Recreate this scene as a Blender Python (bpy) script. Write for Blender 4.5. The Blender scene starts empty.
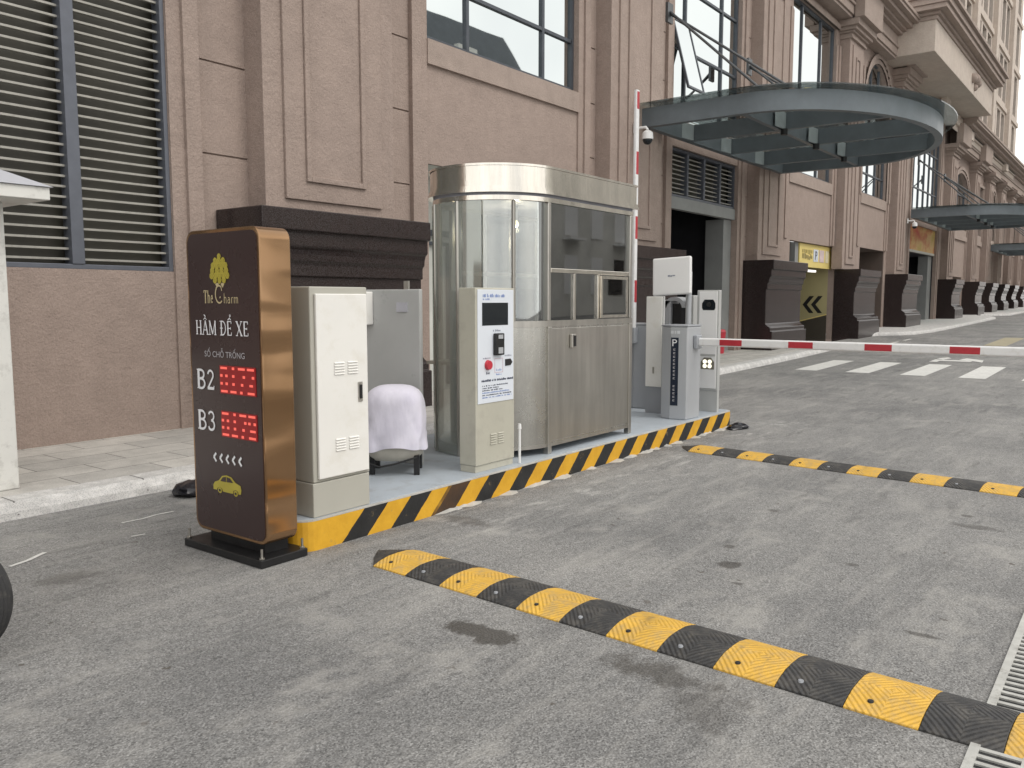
import bpy, bmesh, math, random
from mathutils import Vector, Matrix, noise as mnoise
random.seed(7)
S = bpy.context.scene
COL = S.collection
R = math.radians

# ------------------------------------------------------------------ helpers
def lin(r, g, b):
    f = lambda c: (c/255/12.92) if c/255 <= .04045 else ((c/255+.055)/1.055)**2.4
    return (f(r), f(g), f(b), 1)

def zg(x):
    return 0.0145*min(max(x-12.0, 0.0), 63.0)

class MB:
    """collects shapes (world coordinates) and links them as one mesh object"""
    def __init__(s): s.v = []; s.f = []; s.sm = []
    def add(s, vs, fs, smooth=False):
        o = len(s.v); s.v += [tuple(v) for v in vs]
        for f in fs: s.f.append(tuple(i+o for i in f)); s.sm.append(smooth)
        return s
    def box(s, x0, x1, y0, y1, z0, z1):
        return s.add([(x0,y0,z0),(x1,y0,z0),(x1,y1,z0),(x0,y1,z0),(x0,y0,z1),(x1,y0,z1),(x1,y1,z1),(x0,y1,z1)],
                     [(0,3,2,1),(4,5,6,7),(0,1,5,4),(1,2,6,5),(2,3,7,6),(3,0,4,7)])
    def quad(s, *p): return s.add(p, [tuple(range(len(p)))])
    def prism(s, poly, fn, d0, d1, smooth=False, caps=True):
        """poly of 2D points; fn(a,b,d)->xyz"""
        n = len(poly)
        vs = [fn(a,b,d0) for a,b in poly]+[fn(a,b,d1) for a,b in poly]
        s.add(vs, [(i,(i+1)%n,(i+1)%n+n,i+n) for i in range(n)], smooth)
        if caps: s.add(vs, [tuple(range(n-1,-1,-1)), tuple(range(n,2*n))])
        return s
    def tube(s, pts, r, n=10, smooth=True, caps=True):
        pts = [Vector(p) for p in pts]; rs = r if isinstance(r,(list,tuple)) else [r]*len(pts)
        rings = []
        for i,p in enumerate(pts):
            t = (pts[min(i+1,len(pts)-1)]-pts[max(i-1,0)]).normalized()
            a = t.cross(Vector((0,0,1)))
            if a.length < 1e-3: a = t.cross(Vector((0,1,0)))
            a.normalize(); b = t.cross(a)
            rings.append([p+(a*math.cos(2*math.pi*k/n)+b*math.sin(2*math.pi*k/n))*rs[i] for k in range(n)])
        vs = [v for rg in rings for v in rg]; fs = []
        for i in range(len(pts)-1):
            for k in range(n): fs.append((i*n+k, i*n+(k+1)%n, (i+1)*n+(k+1)%n, (i+1)*n+k))
        s.add(vs, fs, smooth)
        if caps: s.add(vs, [tuple(range(n-1,-1,-1)), tuple(range((len(pts)-1)*n, len(pts)*n))])
        return s
    def ball(s, c, r, n=12, m=8, sz=1.0):
        vs=[]; fs=[]
        for i in range(m+1):
            t=math.pi*i/m
            for k in range(n):
                a=2*math.pi*k/n; vs.append((c[0]+r*math.sin(t)*math.cos(a), c[1]+r*math.sin(t)*math.sin(a), c[2]+r*sz*math.cos(t)))
        for i in range(m):
            for k in range(n): fs.append((i*n+k,(i+1)*n+k,(i+1)*n+(k+1)%n,i*n+(k+1)%n))
        return s.add(vs, fs, True)
    def xform(s, M):
        s.v = [tuple(M @ Vector(v)) for v in s.v]; return s
    def build(s, name, m, parent=None, bevel=0, seg=2, local=False):
        off = Vector((0,0,0)) if (parent is None or local) else Vector(parent['_w'])
        me = bpy.data.meshes.new(name)
        me.from_pydata([Vector(v)-off for v in s.v], [], s.f)
        bm = bmesh.new(); bm.from_mesh(me)
        bmesh.ops.remove_doubles(bm, verts=bm.verts, dist=1e-5)
        bmesh.ops.recalc_face_normals(bm, faces=bm.faces)
        bm.to_mesh(me); bm.free()
        if any(s.sm):
            for p in me.polygons: p.use_smooth = True
            try: me.set_sharp_from_angle(angle=R(40))
            except Exception: pass
        me.materials.append(m)
        o = bpy.data.objects.new(name, me); COL.objects.link(o)
        o['_w'] = tuple(off)
        if parent is not None: o.parent = parent
        if bevel:
            md = o.modifiers.new('bevel','BEVEL'); md.width = bevel; md.segments = seg; md.limit_method = 'ANGLE'; md.angle_limit = R(40)
        return o

def tag(o, label=None, cat=None, group=None, kind=None):
    if label: o['label'] = label
    if cat: o['category'] = cat
    if group: o['group'] = group
    if kind: o['kind'] = kind
    return o

def thing(name, loc, label, cat, group=None, rz=0):
    o = bpy.data.objects.new(name, None); COL.objects.link(o)
    o.location = loc; o.rotation_euler = (0,0,rz); o['_w'] = tuple(loc); o.empty_display_size = .2
    return tag(o, label, cat, group)

def bx(x0,x1,y0,y1,z0,z1): return MB().box(x0,x1,y0,y1,z0,z1)

# ------------------------------------------------------------------ materials
def newmat(name):
    m = bpy.data.materials.new(name); m.use_nodes = True
    nt = m.node_tree; b = nt.nodes['Principled BSDF']
    return m, nt, b
def N(nt, t, **kw):
    n = nt.nodes.new(t)
    for k,v in kw.items():
        if k in n.inputs.keys() if hasattr(n.inputs,'keys') else False: n.inputs[k].default_value = v
        else: setattr(n,k,v)
    return n
def L(nt,a,b): nt.links.new(a,b)
def ramp(nt, fac, stops):
    r = nt.nodes.new('ShaderNodeValToRGB'); e = r.color_ramp.elements
    while len(e) < len(stops): e.new(.5)
    for i,(p,c) in enumerate(stops):
        e[i].position = p; e[i].color = c if len(c)==4 else (*c,1)
    L(nt, fac, r.inputs[0]); return r.outputs[0]
def g(v): return (v,v,v,1)
def coords(nt, scale=(1,1,1)):
    tc = nt.nodes.new('ShaderNodeTexCoord'); mp = nt.nodes.new('ShaderNodeMapping')
    mp.inputs['Scale'].default_value = scale
    L(nt, tc.outputs['Object'], mp.inputs[0]); return mp.outputs[0]
def noise(nt, vec, scale, detail=4, rough=.55):
    n = nt.nodes.new('ShaderNodeTexNoise'); n.inputs['Scale'].default_value = scale
    n.inputs['Detail'].default_value = detail; n.inputs['Roughness'].default_value = rough
    L(nt, vec, n.inputs['Vector']); return n.outputs['Fac']
def mixc(nt, fac, a, b, mode='MIX'):
    m = nt.nodes.new('ShaderNodeMix'); m.data_type='RGBA'; m.blend_type=mode
    for sck,v in ((m.inputs[0],fac),(m.inputs[6],a),(m.inputs[7],b)):
        if isinstance(v,(int,float,tuple)): sck.default_value = v
        else: L(nt,v,sck)
    return m.outputs[2]
def mth(nt, op, a, b=None, c=None):
    m = nt.nodes.new('ShaderNodeMath'); m.operation = op
    for i,v in enumerate((a,b,c)):
        if v is None: continue
        if isinstance(v,(int,float)): m.inputs[i].default_value = v
        else: L(nt,v,m.inputs[i])
    return m.outputs[0]
def bump(nt, b, h, strength=.3, dist=.01):
    n = nt.nodes.new('ShaderNodeBump'); n.inputs['Strength'].default_value = strength; n.inputs['Distance'].default_value = dist
    L(nt,h,n.inputs['Height']); L(nt,n.outputs[0],b.inputs['Normal'])

def simple(name, col, rough=.5, metal=0, var=.12, scale=6, bmp=0, bscale=200, coat=0, dirt=None):
    """a paint or plastic with uneven tone and wear"""
    m,nt,b = newmat(name); v = coords(nt)
    n1 = noise(nt, v, scale, 6, .6)
    c2 = tuple(min(1,x*(1-var)) for x in col[:3])+(1,); c3 = tuple(min(1,x*(1+var)) for x in col[:3])+(1,)
    c = ramp(nt, n1, [(.3,c2),(.7,c3)])
    if dirt:
        n2 = noise(nt, v, scale*2.7, 8, .7)
        c = mixc(nt, ramp(nt,n2,[(.52,g(0)),(.75,g(1))]), c, dirt)
    L(nt,c,b.inputs['Base Color'])
    b.inputs['Metallic'].default_value = metal
    rr = nt.nodes.new('ShaderNodeMapRange'); L(nt,noise(nt,v,scale*3,5),rr.inputs[0])
    rr.inputs[3].default_value = max(.02,rough-.08); rr.inputs[4].default_value = min(1,rough+.08)
    L(nt,rr.outputs[0],b.inputs['Roughness'])
    if coat: b.inputs['Coat Weight'].default_value = coat
    if bmp: bump(nt,b,noise(nt,v,bscale,3),bmp,.004)
    return m

def emit(name, col, st, base=(0,0,0,1)):
    m,nt,b = newmat(name); b.inputs['Base Color'].default_value = base
    b.inputs['Emission Color'].default_value = col; b.inputs['Emission Strength'].default_value = st
    b.inputs['Roughness'].default_value=.4
    return m

def stucco(name, col, bscale=28):
    m,nt,b = newmat(name); v = coords(nt)
    big = noise(nt, v, .55, 5, .6); mid = noise(nt, v, 4, 6, .65); fine = noise(nt, v, 55, 3, .6)
    c = ramp(nt, big, [(.3, tuple(x*.93 for x in col[:3])+(1,)), (.7, tuple(x*1.06 for x in col[:3])+(1,))])
    c = mixc(nt, .55, c, ramp(nt, mid, [(.3,g(.42)),(.72,g(.58))]), 'OVERLAY')
    c = mixc(nt, .5, c, ramp(nt, fine, [(.25,g(.33)),(.75,g(.67))]), 'OVERLAY')
    # rain streaks: noise stretched along z
    vs = coords(nt,(2.2,2.2,.12)); st = noise(nt, vs, 2.2, 6, .7)
    c = mixc(nt, ramp(nt,st,[(.55,g(0)),(.8,g(.35))]), c, tuple(x*.62 for x in col[:3])+(1,))
    L(nt,c,b.inputs['Base Color']); b.inputs['Roughness'].default_value=.88
    h = mth(nt,'ADD', mth(nt,'MULTIPLY',noise(nt,v,bscale,4,.6),1.0), mth(nt,'MULTIPLY',fine,.5))
    h = mth(nt,'ADD',h,mth(nt,'MULTIPLY',noise(nt,v,11,3,.5),.9))
    bump(nt,b,h,.75,.015)
    return m

STUCCO = stucco('stucco', (.335,.263,.227))
STUCCO_FAR = stucco('pale_stucco', (.56,.485,.42))
MOLD = stucco('moulding_stucco', (.365,.293,.253), 60)

def granite(name, col, rough=.16, spec=(.09,.08,.08)):
    m,nt,b = newmat(name); v = coords(nt)
    vo = nt.nodes.new('ShaderNodeTexVoronoi'); vo.inputs['Scale'].default_value=95; L(nt,v,vo.inputs['Vector'])
    c = ramp(nt, vo.outputs['Distance'], [(.1,(*spec,1)),(.55,(*col,1))])
    c = mixc(nt, ramp(nt,noise(nt,v,7,6,.7),[(.45,g(0)),(.75,g(.5))]), c, (*[x*1.9 for x in col],1))
    L(nt,c,b.inputs['Base Color'])
    rr = nt.nodes.new('ShaderNodeMapRange'); L(nt,noise(nt,v,5,6,.7),rr.inputs[0]); rr.inputs[3].default_value=rough*.6; rr.inputs[4].default_value=rough*1.7
    L(nt,rr.outputs[0],b.inputs['Roughness']); b.inputs['IOR'].default_value=1.5; b.inputs['Specular IOR Level'].default_value=.30
    return m
GRANITE = granite('dark_granite', (.024,.016,.015), .15)

def asphalt():
    m,nt,b = newmat('asphalt'); v = coords(nt)
    fine = noise(nt,v,140,2,.6); mid = noise(nt,v,22,5,.7); big = noise(nt,v,.55,6,.62); blot = noise(nt,v,2.1,6,.68)
    c = ramp(nt, big, [(.28,(.145,.145,.145,1)),(.5,(.212,.210,.205,1)),(.72,(.275,.270,.260,1))])
    vg = nt.nodes.new('ShaderNodeTexVoronoi'); vg.inputs['Scale'].default_value=150; L(nt,v,vg.inputs['Vector'])
    gs = nt.nodes.new('ShaderNodeSeparateColor'); L(nt,vg.outputs['Color'],gs.inputs[0])
    c = mixc(nt,.62,c, ramp(nt,gs.outputs[0],[(.0,g(.10)),(.3,g(.40)),(.7,g(.58)),(1,g(.92))]),'OVERLAY')
    c = mixc(nt,.35,c, ramp(nt,fine,[(.25,g(.2)),(.5,g(.5)),(.75,g(.8))]),'OVERLAY')
    c = mixc(nt,.5,c, ramp(nt,mid,[(.25,g(.3)),(.75,g(.7))]),'OVERLAY')
    c = mixc(nt, ramp(nt,blot,[(.54,g(0)),(.70,g(.7))]), c, (.345,.335,.315,1))
    # streaks of dust dragged along the lane (x)
    vs = coords(nt,(.5,3.0,1)); st = noise(nt,vs,1.6,6,.7)
    c = mixc(nt, ramp(nt,st,[(.5,g(0)),(.72,g(.6))]), c, (.36,.35,.33,1))
    c = mixc(nt, ramp(nt,noise(nt,coords(nt,(.35,2.0,1)),2.9,6,.7),[(.56,g(0)),(.72,g(.55))]), c, (.075,.074,.074,1))
    # wet / oil stains with their own shape
    sep = nt.nodes.new('ShaderNodeSeparateXYZ'); L(nt,v,sep.inputs[0])
    # cement dust smeared along the foot of the island and between the humps
    bd = mth(nt,'MULTIPLY',ramp(nt,mth(nt,'DIVIDE',mth(nt,'ABSOLUTE',mth(nt,'SUBTRACT',sep.outputs[1],3.75)),.9),[(0,g(1)),(.9,g(0))]),mth(nt,'MULTIPLY',mth(nt,'GREATER_THAN',sep.outputs[0],4.4),mth(nt,'LESS_THAN',sep.outputs[0],11)))
    c = mixc(nt, mth(nt,'MULTIPLY',bd,ramp(nt,noise(nt,coords(nt,(1.0,2.6,1)),2.6,8,.74),[(.52,g(0)),(.66,g(.75))])), c, (.46,.45,.43,1))
    dn = mth(nt,'MULTIPLY',mth(nt,'SUBTRACT',noise(nt,v,6.5,6,.72),.5),.52)
    stains=[(3.03,2.47,.10,.22,.05),(2.98,1.30,.2,.22,.62),(3.14,1.6,.12,.3,.3),(4.75,1.95,.07,.07,.15),(4.45,1.78,.04,.05,.3),(5.2,1.35,.04,.05,.3),(4.28,.78,.03,.10,.2),(6.9,1.0,.05,.05,.2),(5.1,2.1,.04,.04,.3),(6.2,2.2,.05,.06,.4),(2.2,4.9,.2,.2,.6),(4.55,3.9,.12,.25,.55),(6.6,.9,.08,.2,.4)]
    fac=None
    for (x,y,rx,ry,soft) in stains:
        dx = mth(nt,'DIVIDE',mth(nt,'SUBTRACT',sep.outputs[0],x),rx); dy = mth(nt,'DIVIDE',mth(nt,'SUBTRACT',sep.outputs[1],y),ry)
        d = mth(nt,'SQRT',mth(nt,'ADD',mth(nt,'MULTIPLY',dx,dx),mth(nt,'MULTIPLY',dy,dy)))
        d = mth(nt,'ADD',d,mth(nt,'MULTIPLY',dn,6))
        mr = nt.nodes.new('ShaderNodeMapRange'); L(nt,d,mr.inputs[0]); mr.inputs[1].default_value=1.0; mr.inputs[2].default_value=.75-soft*.6
        mr.inputs[3].default_value=0; mr.inputs[4].default_value=.85-soft*.7
        fac = mr.outputs[0] if fac is None else mth(nt,'MAXIMUM',fac,mr.outputs[0])
    c = mixc(nt, fac, c, (.042,.037,.031,1))
    sp_ = mth(nt,'MULTIPLY',ramp(nt,noise(nt,v,13,2,.5),[(.70,g(0)),(.735,g(.8))]),ramp(nt,noise(nt,v,.9,2,.5),[(.45,g(0)),(.6,g(1))]))
    c = mixc(nt, sp_, c, (.075,.062,.05,1))
    L(nt,c,b.inputs['Base Color'])
    mr = nt.nodes.new('ShaderNodeMapRange'); L(nt,fac,mr.inputs[0]); mr.inputs[3].default_value=.85; mr.inputs[4].default_value=.5
    L(nt,mr.outputs[0],b.inputs['Roughness'])
    vo = nt.nodes.new('ShaderNodeTexVoronoi'); vo.inputs['Scale'].default_value=85; L(nt,v,vo.inputs['Vector'])
    bump(nt,b,mth(nt,'ADD',vo.outputs['Distance'],mth(nt,'MULTIPLY',mid,.8)),.55,.01)
    return m
ASPHALT = asphalt()

def paving():
    m,nt,b = newmat('paving_slabs'); v = coords(nt)
    br = nt.nodes.new('ShaderNodeTexBrick'); L(nt,v,br.inputs['Vector'])
    br.inputs['Scale'].default_value=1; br.inputs['Brick Width'].default_value=.8; br.inputs['Row Height'].default_value=.4
    br.inputs['Mortar Size'].default_value=.006; br.inputs['Mortar Smooth'].default_value=.2; br.inputs['Bias'].default_value=0
    br.inputs['Color1'].default_value=(.52,.50,.465,1); br.inputs['Color2'].default_value=(.42,.405,.38,1); br.inputs['Mortar'].default_value=(.15,.14,.13,1)
    c = mixc(nt,.6,br.outputs['Color'],ramp(nt,noise(nt,v,3,7,.7),[(.3,g(.34)),(.7,g(.66))]),'OVERLAY')
    c = mixc(nt,.5,c,ramp(nt,noise(nt,v,90,3),[(.3,g(.35)),(.7,g(.65))]),'OVERLAY')
    L(nt,c,b.inputs['Base Color']); b.inputs['Roughness'].default_value=.85
    bump(nt,b,br.outputs['Fac'],.5,-.008)
    return m
PAVING = paving()
KERB = granite('pale_granite', (.54,.53,.515), .7, (.30,.30,.30)); 

def steel(name, col, rough, streak=1.0):
    m,nt,b = newmat(name); v = coords(nt,(6,6,.5)); v2 = coords(nt)
    s1 = noise(nt,v,1.4,6,.65); s2 = noise(nt,v2,2.5,6,.65)
    c = ramp(nt,s1,[(.3,tuple(x*.80 for x in col)+(1,)),(.7,tuple(min(1,x*1.1) for x in col)+(1,))])
    c = mixc(nt,ramp(nt,s2,[(.45,g(0)),(.8,g(.5))]),c,tuple(x*.74 for x in col)+(1,))
    L(nt,c,b.inputs['Base Color']); b.inputs['Metallic'].default_value=1
    rr = nt.nodes.new('ShaderNodeMapRange'); L(nt,noise(nt,v2,3.5,7,.7),rr.inputs[0]); rr.inputs[3].default_value=max(.05,rough-.12); rr.inputs[4].default_value=rough+.12
    L(nt,rr.outputs[0],b.inputs['Roughness'])
    bump(nt,b,mth(nt,'ADD',s2,mth(nt,'MULTIPLY',s1,.6)),.12*streak,.03)
    return m
STEEL = steel('stainless_steel', (.56,.54,.50), .33, .25)
STEEL_POL = steel('polished_steel', (.80,.755,.68), .13)
STEEL_MIR = steel('curved_stainless', (.61,.60,.56), .26,.35)

def glass(name, tint, refl=.12, alpha=.85, rough=.02):
    m,nt,b = newmat(name); nt.nodes.remove(b); out = nt.nodes['Material Output']
    tr = nt.nodes.new('ShaderNodeBsdfTransparent'); tr.inputs[0].default_value=tint
    gl = nt.nodes.new('ShaderNodeBsdfGlossy'); gl.inputs['Roughness'].default_value=rough; gl.inputs[0].default_value=(.95,.97,.97,1)
    lw = nt.nodes.new('ShaderNodeFresnel'); lw.inputs[0].default_value=1.5
    fac = mth(nt,'ADD',mth(nt,'MULTIPLY',lw.outputs[0],.9),refl)
    mx = nt.nodes.new('ShaderNodeMixShader'); L(nt,fac,mx.inputs[0]); L(nt,tr.outputs[0],mx.inputs[1]); L(nt,gl.outputs[0],mx.inputs[2])
    L(nt,mx.outputs[0],out.inputs[0]); return m
BOOTH_GLASS = glass('booth_glass', (.965,.982,.97,1), .19)
def coated_glass():
    m,nt,b = newmat('coated_window_glass'); v=coords(nt)
    b.inputs['Base Color'].default_value=(.62,.66,.66,1); b.inputs['Metallic'].default_value=1; b.inputs['Roughness'].default_value=.015
    bump(nt,b,noise(nt,v,.9,1),.05,.02)
    return m
WGLASS = coated_glass()
DARKGLASS = simple('dark_glass',(.03,.034,.036,1),.06,0,.2)
def canopy_glass():
    m,nt,b = newmat('frosted_canopy_glass')
    v=coords(nt); c=ramp(nt,noise(nt,v,2,6,.65),[(.3,(.16,.20,.205,1)),(.7,(.25,.30,.30,1))])
    L(nt,c,b.inputs['Base Color']); b.inputs['Roughness'].default_value=.15
    out=nt.nodes['Material Output']; tl=nt.nodes.new('ShaderNodeBsdfTranslucent'); tl.inputs[0].default_value=(.60,.70,.72,1)
    mx=nt.nodes.new('ShaderNodeMixShader'); mx.inputs[0].default_value=.6; L(nt,b.outputs[0],mx.inputs[1]); L(nt,tl.outputs[0],mx.inputs[2]); L(nt,mx.outputs[0],out.inputs[0])
    return m
CGLASS = canopy_glass()
ROOFG = glass('canopy_clear_glass',(.93,.97,.96,1),.03)
CGLASS_EDGE = glass('glass_edge',(.72,.86,.82,1),.15)

FRAME = simple('window_frame_metal',(.075,.085,.10,1),.42,.3,.15)
SLAT = simple('louvre_metal',(.36,.35,.315,1),.5,.2,.12,dirt=(.25,.24,.21,1))
LFRAME = simple('louvre_frame_metal',(.115,.125,.15,1),.45,.2,.1)
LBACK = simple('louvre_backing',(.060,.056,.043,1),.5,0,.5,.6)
CSTEEL = simple('canopy_steel',(.145,.168,.185,1),.42,.1,.14,2)
CSTEEL_SKYLIT = simple('canopy_steel_skylit',(.34,.38,.39,1),.42,.1,.14,2)  # canopy steel made paler: sky light on the brackets put into the colour
ROD = simple('rod_steel',(.10,.105,.11,1),.4,.5)
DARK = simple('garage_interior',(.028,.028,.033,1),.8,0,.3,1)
RECESS = simple('porch_plaster',(.60,.61,.57,1),.8,0,.15,1)
GREYBEAM = simple('grey_lintel',(.25,.255,.25,1),.6,0,.1,2)
BROWNIN = simple('brown_doorway',(.10,.075,.062,1),.75,0,.25,1)
OLIVE = simple('olive_wall',(.42,.37,.19,1),.6,0,.08,1)
OLIVEDK = simple('dark_dado',(.05,.042,.03,1),.6,0,.15,1)
BLACK = simple('black_paint',(.012,.012,.013,1),.5,0,.2)
BLACKM = simple('black_metal',(.02,.02,.021,1),.4,.3,.2,bmp=.1)
RUBBER = simple('rubber',(.028,.028,.029,1),.72,0,.25,9,dirt=(.075,.07,.062,1))
WHITEP = simple('white_powder_coat',(.80,.79,.755,1),.38,0,.03,2,bmp=.05,bscale=400,dirt=(.72,.70,.64,1))
CREAMG = simple('warm_grey_powder_coat',(.43,.42,.37,1),.4,0,.04,2,bmp=.05,bscale=400)
GREYC = simple('grey_powder_coat',(.45,.455,.445,1),.3,0,.05,2,bmp=.05,bscale=400)
KIOSKC = simple('beige_grey_powder_coat',(.47,.455,.38,1),.42,0,.05,3,dirt=(.40,.38,.32,1))
SILVER = simple('silver_grey_paint',(.43,.445,.465,1),.36,.15,.05,2)
SILVERD = simple('darker_silver_paint',(.33,.345,.37,1),.4,.15,.05,2)
WHITEPL = simple('white_plastic',(.78,.78,.775,1),.35,0,.03,3)
PANELW = simple('white_label_panel',(.70,.74,.80,1),.3,0,.02,3)
SCREEN = simple('dark_screen',(.012,.016,.02,1),.08,0,.2)
REDB = simple('red_plastic',(.48,.03,.05,1),.4,0,.1)
REDTAPE = simple('red_reflective_tape',(.42,.022,.035,1),.45,0,.1,12)
ARMW = simple('white_aluminium_arm',(.74,.74,.74,1),.4,0,.04,5,dirt=(.62,.61,.59,1))
TEXTG = simple('grey_print',(.25,.27,.33,1),.5,0,.05)
TEXTD = simple('dark_print',(.05,.06,.10,1),.5,0,.05)
BLUEP = simple('blue_print',(.22,.30,.55,1),.5,0,.05)
SIGNF = simple('dark_brown_acrylic',(.043,.024,.023,1),.27,0,.03,.8)
BRONZE = None
def bronze():
    m,nt,b = newmat('bronze_sheet'); v=coords(nt); 
    c = ramp(nt,noise(nt,coords(nt,(1,1,1)),1.3,3,.5),[(.3,(.30,.175,.088,1)),(.7,(.40,.245,.135,1))])
    L(nt,c,b.inputs['Base Color']); b.inputs['Metallic'].default_value=.8
    b.inputs['Roughness'].default_value=.19
    bump(nt,b,noise(nt,coords(nt,(.5,.5,1.5)),2.2,1),.8,.10); return m
BRONZE = bronze()
GOLD = simple('gold_print',(.50,.42,.06,1),.4,.2,.1)
GOLDT = simple('pale_gold_print',(.60,.50,.30,1),.4,.2,.05)
LETW = simple('white_lettering',(.80,.80,.82,1),.4,0,.02)
LETG = simple('grey_lettering',(.45,.43,.45,1),.4,0,.02)
LEDBG = emit('led_panel_glow',(1,.006,.010,1),.15,(.03,.004,.005,1))
LEDON = emit('led_dots',(1,.15,.11,1),.85)
BULB = emit('lamp_bulb',(1,.86,.42,1),1.6,(1,1,1,1))
TUBE = emit('lamp_tube',(1,.95,.85,1),1.2,(1,1,1,1))
LENS = emit('camera_lamp_led',(1,.95,.78,1),1.0,(.6,.6,.5,1))
YELLOW = simple('yellow_rubber',(.68,.37,.025,1),.6,0,.12,9,bmp=.15,bscale=120,dirt=(.40,.25,.07,1))
SIGNY = simple('yellow_sign_board',(.72,.58,.20,1),.5,0,.06,2)
ROADP = simple('worn_white_road_paint',(.66,.655,.63,1),.7,0,.08,6,dirt=(.40,.39,.37,1),bmp=.3,bscale=120)
ROADY = simple('worn_yellow_road_paint',(.36,.32,.22,1),.75,0,.1,5,dirt=(.25,.22,.16,1))
CLOTH = None
def cloth():
    m,nt,b = newmat('lilac_white_cloth'); v=coords(nt)
    c=ramp(nt,noise(nt,v,5,5),[(.3,(.60,.58,.68,1)),(.7,(.70,.68,.77,1))]); L(nt,c,b.inputs['Base Color'])
    b.inputs['Roughness'].default_value=.9; b.inputs['Sheen Weight'].default_value=.2
    bump(nt,b,mth(nt,'ADD',noise(nt,coords(nt,(1,1,.35)),7,3,.5),mth(nt,'MULTIPLY',noise(nt,v,500,1),.03)),.5,.03); return m
CLOTH = cloth()
CHAIRP = simple('grey_plastic_shell',(.42,.40,.35,1),.5,0,.1)

def hazard():
    """yellow and black slanting stripes painted on the kerb face"""
    m,nt,b = newmat('hazard_stripes'); tc = nt.nodes.new('ShaderNodeTexCoord'); v=tc.outputs['Object']
    sep = nt.nodes.new('ShaderNodeSeparateXYZ'); L(nt,v,sep.inputs[0])
    wob = mth(nt,'MULTIPLY',mth(nt,'SUBTRACT',noise(nt,v,14,3),.5),.018)
    t = mth(nt,'ADD',mth(nt,'SUBTRACT',mth(nt,'ADD',sep.outputs[0],6.7),mth(nt,'MULTIPLY',sep.outputs[2],1.05)),wob)
    t2 = mth(nt,'FRACT',mth(nt,'DIVIDE',mth(nt,'SUBTRACT',t,3.63),.45))
    blk = mth(nt,'LESS_THAN',t2,.5); blk = mth(nt,'MULTIPLY',blk,mth(nt,'GREATER_THAN',t,3.55))
    y = ramp(nt,noise(nt,v,6,6,.65),[(.3,(.58,.30,.013,1)),(.7,(.74,.41,.025,1))])
    k = ramp(nt,noise(nt,v,8,5),[(.3,g(.010)),(.7,g(.022))])
    c = mixc(nt,blk,y,k)
    c = mixc(nt, ramp(nt,noise(nt,v,11,8,.75),[(.60,g(0)),(.68,g(.7))]), c, (.30,.22,.10,1))
    # brown worn patch in the third black stripe
    w = mth(nt,'MULTIPLY',mth(nt,'LESS_THAN',mth(nt,'ABSOLUTE',mth(nt,'SUBTRACT',t,4.62)),.13),ramp(nt,noise(nt,v,5,5),[(.3,g(.35)),(.55,g(.95))]))
    c = mixc(nt,w,c,(.085,.040,.014,1))
    L(nt,c,b.inputs['Base Color']); b.inputs['Roughness'].default_value=.6
    bump(nt,b,noise(nt,v,40,4),.2,.01); return m
HAZ = hazard()
ISLETOP = simple('pale_blue_grey_floor_paint',(.40,.445,.49,1),.5,0,.1,2,dirt=(.34,.36,.38,1))
EDGEW = simple('pale_cement_edge',(.46,.45,.42,1),.75,0,.15,9)

def humpmat(name, col, dirt):
    m,nt,b = newmat(name); tc=nt.nodes.new('ShaderNodeTexCoord'); v=tc.outputs['Object']
    sep=nt.nodes.new('ShaderNodeSeparateXYZ'); L(nt,v,sep.inputs[0])
    fy = mth(nt,'ABSOLUTE',mth(nt,'SUBTRACT',mth(nt,'FRACT',mth(nt,'DIVIDE',sep.outputs[1],.277)),.5))
    fx = mth(nt,'ABSOLUTE',mth(nt,'DIVIDE',sep.outputs[0],.30))
    d = mth(nt,'ADD',fx,fy)
    w = mth(nt,'SINE',mth(nt,'MULTIPLY',d,62))
    c = ramp(nt,noise(nt,v,7,6,.65),[(.3,tuple(x*.82 for x in col)+(1,)),(.7,tuple(x*1.12 for x in col)+(1,))])
    c = mixc(nt,ramp(nt,noise(nt,v,16,8,.75),[(.46,g(0)),(.70,g(.85))]),c,(*dirt,1))
    c = mixc(nt,ramp(nt,noise(nt,coords(nt,(.6,2.4,1)),3.2,7,.75),[(.57,g(0)),(.72,g(.6))]),c,(.10,.085,.06,1))
    L(nt,c,b.inputs['Base Color']); b.inputs['Roughness'].default_value=.62
    bump(nt,b,mth(nt,'ADD',mth(nt,'MULTIPLY',w,.38),mth(nt,'MULTIPLY',noise(nt,v,60,3),.5)),.55,.010); return m
HY = humpmat('yellow_hump_rubber',(.70,.41,.055),(.40,.29,.14)); HK = humpmat('black_hump_rubber',(.030,.030,.031),(.10,.093,.082))

# ------------------------------------------------------------------ lettering
def text_mb(s, org, xd, up, w, h, nrm, depth=.002, sans_w=None):
    """sans text fitted into width w and height h at org (lower-left)"""
    cu = bpy.data.curves.new('lettering','FONT'); cu.body = s; cu.resolution_u = 3
    ob = bpy.data.objects.new('lettering',cu); COL.objects.link(ob)
    dg = bpy.context.evaluated_depsgraph_get(); me = ob.evaluated_get(dg).to_mesh()
    vs=[v.co.copy() for v in me.vertices]; fs=[tuple(p.vertices) for p in me.polygons]
    ob.evaluated_get(dg).to_mesh_clear()
    bpy.data.objects.remove(ob); bpy.data.curves.remove(cu)
    mb = MB()
    if not vs: return mb
    x0=min(v.x for v in vs); x1=max(v.x for v in vs); y0=min(v.y for v in vs); y1=max(v.y for v in vs)
    o=Vector(org); xd=Vector(xd); up=Vector(up); nr=Vector(nrm)
    mb.add([o+xd*((v.x-x0)/(x1-x0)*w)+up*((v.y-y0)/(y1-y0)*h)+nr*depth for v in vs], fs)
    return mb

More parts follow.
